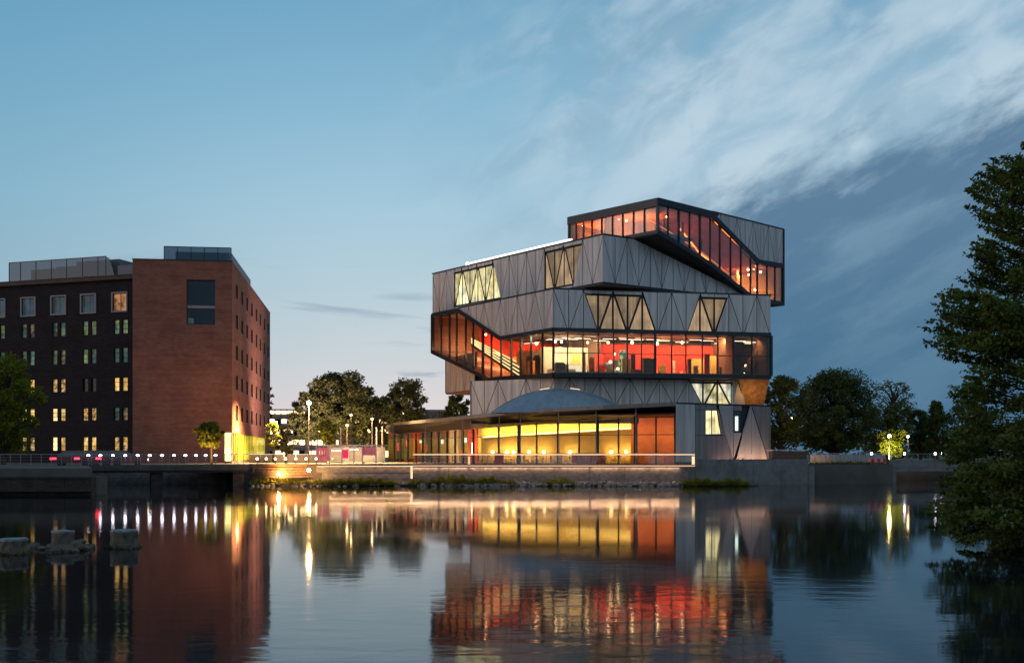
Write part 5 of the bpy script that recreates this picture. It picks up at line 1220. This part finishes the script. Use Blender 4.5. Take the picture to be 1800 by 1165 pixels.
def tree(name, label, cat, px, d, top, w_px, crown_bot, n, size, mat, seed, base_z=GZ, lumps=26, shape=1.0, group=None, trunk_r=None, px_trunk=None, openness=.35, droop=0.0, limbs=None):
    r = np.random.RandomState(seed); rr = random.Random(seed)
    cx, cy = X(px, d), d; zt, zb = Z(top, d), Z(crown_bot, d); H = zt - zb; Wd = w_px / F * d / 2
    t = empty(name, (cx, cy, base_z), label, cat, group)
    tx_ = (X(px_trunk, d) - cx) if px_trunk else 0
    tr_ = trunk_r or H * .035
    mb = MB(); hh = zb - base_z
    mb.tube([(tx_, 0, 0), (tx_ * .9 + rr.uniform(-.1, .1), 0, hh * .6), (tx_ * .5, rr.uniform(-.2, .2), hh + H * .3), (0, 0, hh + H * .75)], [tr_ * 1.25, tr_, tr_ * .7, tr_ * .15], 8); mb.build('trunk', M['bark'], t)
    pts = []; ends = []
    mbl = MB()
    lumps = int(lumps * 1.7)
    for i in range(lumps):
        a = 2.399 * i + rr.uniform(-.4, .4); f = (i + .5) / lumps; zc = hh + H * (.10 + .80 * f)
        env = math.sin(math.pi * min(1, (.12 + .80 * f)) ** shape) ** .6
        rad = Wd * env * rr.uniform(.35, .90)
        lc = np.array([math.cos(a) * rad, math.sin(a) * rad * .85, zc]); ends.append(lc)
        lr = Wd * rr.uniform(.13, .30)
        k = int(n * .8 / lumps * rr.uniform(.4, 1.5))
        q = r.normal(size=(k, 3)); q /= np.linalg.norm(q, axis=1)[:, None]; q *= (r.uniform(0, 1, k) ** (openness))[:, None]
        q *= np.array([lr, lr, lr * .72]); pts.append(lc + q)
        z0_ = hh + H * max(.0, .75 * f - .12)
        mbl.tube([(tx_ * .5 * (1 - f), 0, z0_), tuple(lc * np.array([.55, .55, 1]) + np.array([0, 0, -.06 * H])), tuple(lc)], [tr_ * .45, tr_ * .25, tr_ * .06], 5)
    mbl.build('limbs', M['bark'], t)
    leaves_mesh('crown', np.concatenate(pts), size, mat, t, seed, droop)
    return t
G1, G2 = 'trees behind the plaza', 'trees on the right bank'
tree('deciduous_tree', 'widest dark tree rising in the middle behind the plaza', 'tree', 600, 150, 649, 140, 775, 26000, .42, 'leaf', 1, lumps=34, group=G1)
tree('deciduous_tree', 'smaller dark tree left of the widest plaza tree, behind the dazzling lamp', 'tree', 540, 148, 682, 66, 780, 10000, .40, 'leaf', 2, lumps=20, group=G1)
tree('deciduous_tree', 'loose grey green tree right of the widest plaza tree', 'tree', 715, 156, 661, 96, 760, 13000, .38, 'leaf', 3, lumps=26, group=G1, openness=.5)
tree('deciduous_tree', 'low tree peeping out left of the museum wall above the canopy', 'tree', 803, 160, 688, 60, 765, 8500, .40, 'leaf_dark', 4, lumps=16, group=G1)
tree('deciduous_tree', 'small tree filling the gap between widest and loose plaza trees', 'tree', 665, 158, 690, 80, 790, 10000, .40, 'leaf', 5, lumps=18, group=G1)
tree('deciduous_tree', 'thin tree touching the far corner of the red brick block', 'tree', 470, 175, 668, 22, 740, 1600, .40, 'leaf', 25, lumps=8, group=G1)
tree('young_tree', 'yellow lit young tree just right of the red brick block', 'tree', 480, 125, 738, 30, 792, 3200, .22, 'leaf_willow', 6, lumps=12, group='young lit trees')
tree('young_tree', 'young round tree lit from below above the pink pavilion', 'tree', 575, 116, 735, 42, 785, 5200, .20, 'leaf_willow', 7, lumps=16, group='young lit trees')
tree('young_tree', 'slim young tree among the flag poles', 'tree', 640, 122, 747, 24, 788, 2600, .20, 'leaf', 8, lumps=10, group='young lit trees')
tree('young_tree', 'young dark bush tree beside the dazzling lamp', 'tree', 503, 118, 745, 40, 800, 4200, .22, 'leaf', 9, lumps=14, group='young lit trees')
tree('willow_tree', 'tufted willow lit from below before the red brick block', 'tree', 369, 108, 737, 54, 786, 9000, .24, 'leaf_willow', 10, lumps=30, droop=1.2, px_trunk=372, openness=.9)
for i, px_ in enumerate((363, 372, 378, 387)): area_light('uplight', (X(px_, 108), 106.4, GZ + .3), (.3, .3), 90, (1, .52, .18), (X(px_, 108), 108.2, GZ + 3), spread=130)
tree('willow_tree', 'mid green willow at the left edge before the dark building', 'tree', 6, 104, 612, 146, 806, 17000, .28, 'leaf_lit', 11, lumps=44, droop=.8, trunk_r=.28)
tree('round_tree', 'large round dark tree on the right quay with a bare straight trunk', 'tree', 1468, 112, 643, 160, 800, 42000, .25, 'leaf_dark', 12, lumps=60, px_trunk=1471, trunk_r=.24, shape=.9, group=G2)
tree('deciduous_tree', 'dark tree rising behind the museum right corner', 'tree', 1372, 135, 652, 110, 792, 15000, .34, 'leaf_dark', 13, lumps=30, group=G2)
tree('deciduous_tree', 'bare topped thin tree right of the round tree', 'tree', 1570, 165, 662, 100, 760, 2600, .34, 'leaf_dark', 14, lumps=34, group=G2, openness=.6)
tree('deciduous_tree', 'dark lower tree behind the lime green tree', 'tree', 1560, 150, 704, 120, 800, 9000, .40, 'leaf_dark', 15, lumps=24, group=G2)
tree('lime_tree', 'lime green tree glowing round the street lamp on the right', 'tree', 1566, 131, 752, 66, 803, 8000, .24, 'leaf_willow', 16, lumps=18, group=G2, openness=.5)
tree('conifer', 'pointed dark conifer right of the lime green tree', 'tree', 1646, 150, 696, 46, 800, 8000, .34, 'leaf_dark', 17, lumps=26, group=G2, shape=.45)
tree('deciduous_tree', 'dark tree between the conifer and the lime green tree', 'tree', 1618, 156, 716, 66, 802, 8000, .36, 'leaf_dark', 18, lumps=20, group=G2)
tree('deciduous_tree', 'dark tree behind the leafy foreground branches', 'tree', 1700, 150, 700, 110, 802, 9000, .38, 'leaf_dark', 19, lumps=24, group=G2)
# distant wood
r = np.random.RandomState(3); n = 16000
xx = r.uniform(-190, 260, n); env = 5.5 + 2.6 * np.sin(xx * .11) + 1.8 * np.sin(xx * .37 + 1) + 1.2 * np.sin(xx * .93)
C = np.stack([xx, 262 + r.uniform(-9, 9, n), GZ + env * r.uniform(0, 1, n) ** .6], 1)
leaves_mesh('far_wood', C, 1.5, 'leaf_dark', seed=5, kind='stuff', label='distant dark wood closing the view behind the buildings')

# foreground tree at the right edge: branches reach left over the water
def near_tree():
    rr = random.Random(21); d0 = 33.0
    bx, by = X(1960, 36), 36.0
    t = empty('overhanging_tree', (bx, by, .38), 'dense leafy tree reaching over the water at the right edge', 'tree')
    mb = MB(); mb.tube([(0, 0, -.4), (.1, .1, 3), (-.1, 0, 7), (.1, 0, 11), (0, 0, 14)], [.38, .33, .26, .16, .06], 10); mb.build('trunk', M['bark'], t)
    ys = [235, 262, 290, 330, 370, 400, 430, 455, 480, 520, 560, 600, 618, 640, 665, 690, 715, 740, 770, 800, 850, 890, 930, 950, 966]
    xs = [1800, 1785, 1706, 1700, 1684, 1716, 1712, 1690, 1690, 1640, 1612, 1612, 1640, 1690, 1668, 1664, 1684, 1662, 1655, 1650, 1642, 1622, 1626, 1650, 1700]
    limbs = MB(); P = []
    npr = np.random.RandomState(77)
    def cluster(p, d, ln, k, thick):
        """a spray: short twigs with flattened leaves"""
        p = np.array(p); d = np.array(d); tt = npr.uniform(0, 1, k)[:, None]
        q = p - d * ln * tt; sc_ = (.05 + .30 * tt) * thick
        P.append(q + npr.normal(size=(k, 3)) * sc_ * np.array([.6, .8, .42]))
    for i in range(560):
        if i < 150: y = 240 + (966 - 240) * (i % 150 + rr.random()) / 150; back = rr.expovariate(1 / 15.0) + 16 * (1 + math.sin(y * .17 + 2 * math.sin(y * .05))) * (i % 3 > 0)
        else: y = rr.uniform(250, 962); back = rr.uniform(15, 330)
        d = d0 + rr.uniform(-2.2, 3.5) * (0.4 if i < 150 else 1)
        pxl = float(np.interp(y, ys, xs)) + back
        if pxl > 2050: continue
        tip = Vector((X(pxl, d), d, Z(y, d)))
        if tip.z < .15: tip.z = .15
        root = Vector((bx, by, max(1.0, tip.z * .86 + rr.uniform(-.9, .3)) + .2))
        mid = root.lerp(tip, .55) + Vector((0, 0, rr.uniform(-.1, .35)))
        off = Vector((bx, by, .38))
        limbs.tube([root - off, mid - off, tip - off], [.05, .022, .005], 4)
        dr = (tip - mid).normalized(); 
        edge = pxl < float(np.interp(y, ys, xs)) + 70; cluster(tip, dr, rr.uniform(.9, 1.9) if edge else rr.uniform(.8, 1.5), rr.randint(70, 130) if edge else rr.randint(260, 420), rr.uniform(.35, .75) if edge else rr.uniform(1.0, 1.9))
    C = np.concatenate(P); C[:, 2] = np.maximum(C[:, 2], .03); C -= np.array([bx, by, .38])
    limbs.build('branches', M['bark'], t); leaves_mesh('crown', C, .135, 'leaf_near', t, 9, droop=.25, aspect=1.7)
near_tree()
# grass clumps along the shore
r = np.random.RandomState(12); Cs = []
def tuft(pa, pb, d0, d1, zb, h, n):
    px_ = r.uniform(pa, pb, n); d = r.uniform(d0, d1, n); e = np.sin((px_ - pa) / (pb - pa) * np.pi) ** .5 * (.7 + .3 * np.sin(px_ * .35))
    Cs.append(np.stack([(px_ - CX) / F * d, d, zb + h * e * r.uniform(0, 1, n)], 1))
for a in ((440, 520, 97.8, 99.5, .2, .55, 2600), (515, 640, 97.6, 99.6, .2, .32, 2600), (570, 700, 97.4, 99.3, .1, .62, 4200), (720, 750, 98, 99.5, .1, .5, 900), (752, 842, 97.8, 99.6, .1, .85, 4200), (835, 885, 98, 99.6, .1, .75, 2200), (880, 912, 98, 99.6, .1, .4, 700),
          (955, 1010, 97.8, 99.4, .05, .65, 2300), (1195, 1262, 97.6, 99.4, .05, .62, 3400), (1255, 1316, 97.6, 99.6, .05, .6, 2800)): tuft(*a)
leaves_mesh('shore_grass', np.concatenate(Cs), .26, 'grass', seed=4, kind='stuff', droop=-1.2, aspect=5, label='yellow green grass clumps growing along the water edge')
area_light('rail_light', (X(815, 99), 97.0, 1.7), (6, .1), 14, (1, .7, .2), (X(815, 99), 98.7, .4)) if False else None
# far tufts at right quay top
Cs = []; tuft(1424, 1560, 106.8, 108.2, GZ - .02, .22, 2600); leaves_mesh('lawn_edge', np.concatenate(Cs), .2, 'grass', seed=6, kind='stuff', droop=-1, aspect=4, label='strip of short grass on the quay under the round tree')
# stones at the waterline
rnd = random.Random(5); mb = MB()
for i in range(620):
    px_ = rnd.uniform(738, 1200) if i < 500 else rnd.uniform(440, 760); d = rnd.uniform(97.3, 99.6); rr_ = rnd.uniform(.10, .26)
    mb.ball((X(px_, d), d, rnd.uniform(-.05, .12) + (d - 97.3) * .10), rr_, 6, 4, .7, rnd)
mb.build('shore_stones', M['rock'], kind='stuff', label='loose boulders heaped at the foot of the terrace wall')
for i in range(12):
    pass
mb = MB(); rnd = random.Random(15)
for i in range(60): d = rnd.uniform(33, 40); mb.ball((X(rnd.uniform(1740, 1850), d), d, .25 + rnd.uniform(0, .3)), rnd.uniform(.12, .3), 7, 5, .7, rnd)
mb.build('bank_stones', M['rock'], kind='stuff', label='brown stones on the near bank below the overhanging tree')
# old masonry stumps standing in the water, lower left
def stump(px, top, base, w_, d, label, seed, broken=False):
    rr = random.Random(seed); x = X(px, d); zt = Z(top, d); r_ = w_ / 2 / F * d
    t = empty('pier_stump', (x, d, 0), label, 'pier stump', 'old pier stumps in the water')
    mb = MB(); nn = 18
    rings = []
    for zz, k in ((-.5, 1.04), (0, 1.03), (zt * .55, .99), (zt - .05, 1.0)):
        rings.append([(r_ * k * (1 + rr.uniform(-.07, .05)) * math.cos(2 * math.pi * j / nn), r_ * k * (1 + rr.uniform(-.07, .05)) * math.sin(2 * math.pi * j / nn), zz + (rr.uniform(-.04, .04) if 0 < zz < zt - .1 else 0) + (rr.uniform(-.16, .02) if broken and zz > zt * .5 else 0)) for j in range(nn)])
    for a, b in zip(rings, rings[1:]): mb.loft(a, b)
    mb.build('shaft', M['rock_dark'], t, smooth=False)
    rj = [1.05 + rr.uniform(-.12, .03) for _ in range(nn)]
    if not broken: mb = MB(); mb.loft([(r_ * w1 * math.cos(2 * math.pi * j / nn), r_ * w1 * math.sin(2 * math.pi * j / nn), zt - .06) for j, w1 in enumerate(rj)], [(r_ * (w1 - .03) * math.cos(2 * math.pi * j / nn), r_ * (w1 - .03) * math.sin(2 * math.pi * j / nn), zt + rr.uniform(-.02, .012)) for j, w1 in enumerate(rj)]); mb.build('cap', M['cap_stone'], t)
    return t
M['rock_dark'] = principled('rock_dark', (.12, .09, .065), .7, var=.45, scale=6, stretch=(1, 1, .6), bump=.02)
M['cap_stone'] = principled('cap_stone', (.15, .155, .165), .45, var=.3, scale=8, bump=.005)
stump(24, 946, 971, 48, 31.5, 'round stone stump with pale cap at the left edge of the water', 1)
stump(218, 931, 963, 47, 33.5, 'round stone stump with pale cap right of the rubble heap', 2)
stump(111, 932, 958, 38, 33.8, 'broken stone stump rising from the rubble heap', 3, False)
Cs = []; 
for px_, d in ((24, 31.5), (218, 33.5), (111, 33.8)):
    a_ = r.uniform(0, 6.28, 260); q_r = r.uniform(.36, .50, 260); Cs.append(np.stack([X(px_, d) + q_r * np.cos(a_), d + q_r * np.sin(a_), r.uniform(-.03, .05, 260)], 1))
leaves_mesh('water_weed', np.concatenate(Cs), .10, 'leaf_dark', seed=44, kind='stuff', label='dark weed at the waterline of the old stone stumps')
rnd = random.Random(31)
hp = [(88, 952), (96, 962), (104, 966), (118, 968), (126, 960), (134, 948), (141, 955), (150, 963), (112, 974), (130, 972), (144, 944), (160, 966), (60, 962), (74, 966), (92, 970)]
for i, (px_, py_) in enumerate(hp):
    d = 33 + rnd.uniform(-1.2, .8); mb = MB(); rr_ = rnd.uniform(.12, .22); mb.ball((0, 0, 0), rr_, 7, 5, .7, rnd)
    mb.build('rubble_stone', M['rock_dark'], label='wet rubble stone in the water by the broken stump, %s from the left' % ORD[sorted(range(len(hp)), key=lambda k: hp[k][0]).index(i)], cat='stone', group='rubble stones round the broken stump', loc=(X(px_, d), d, max(.02, Z(py_, d) * .6)))
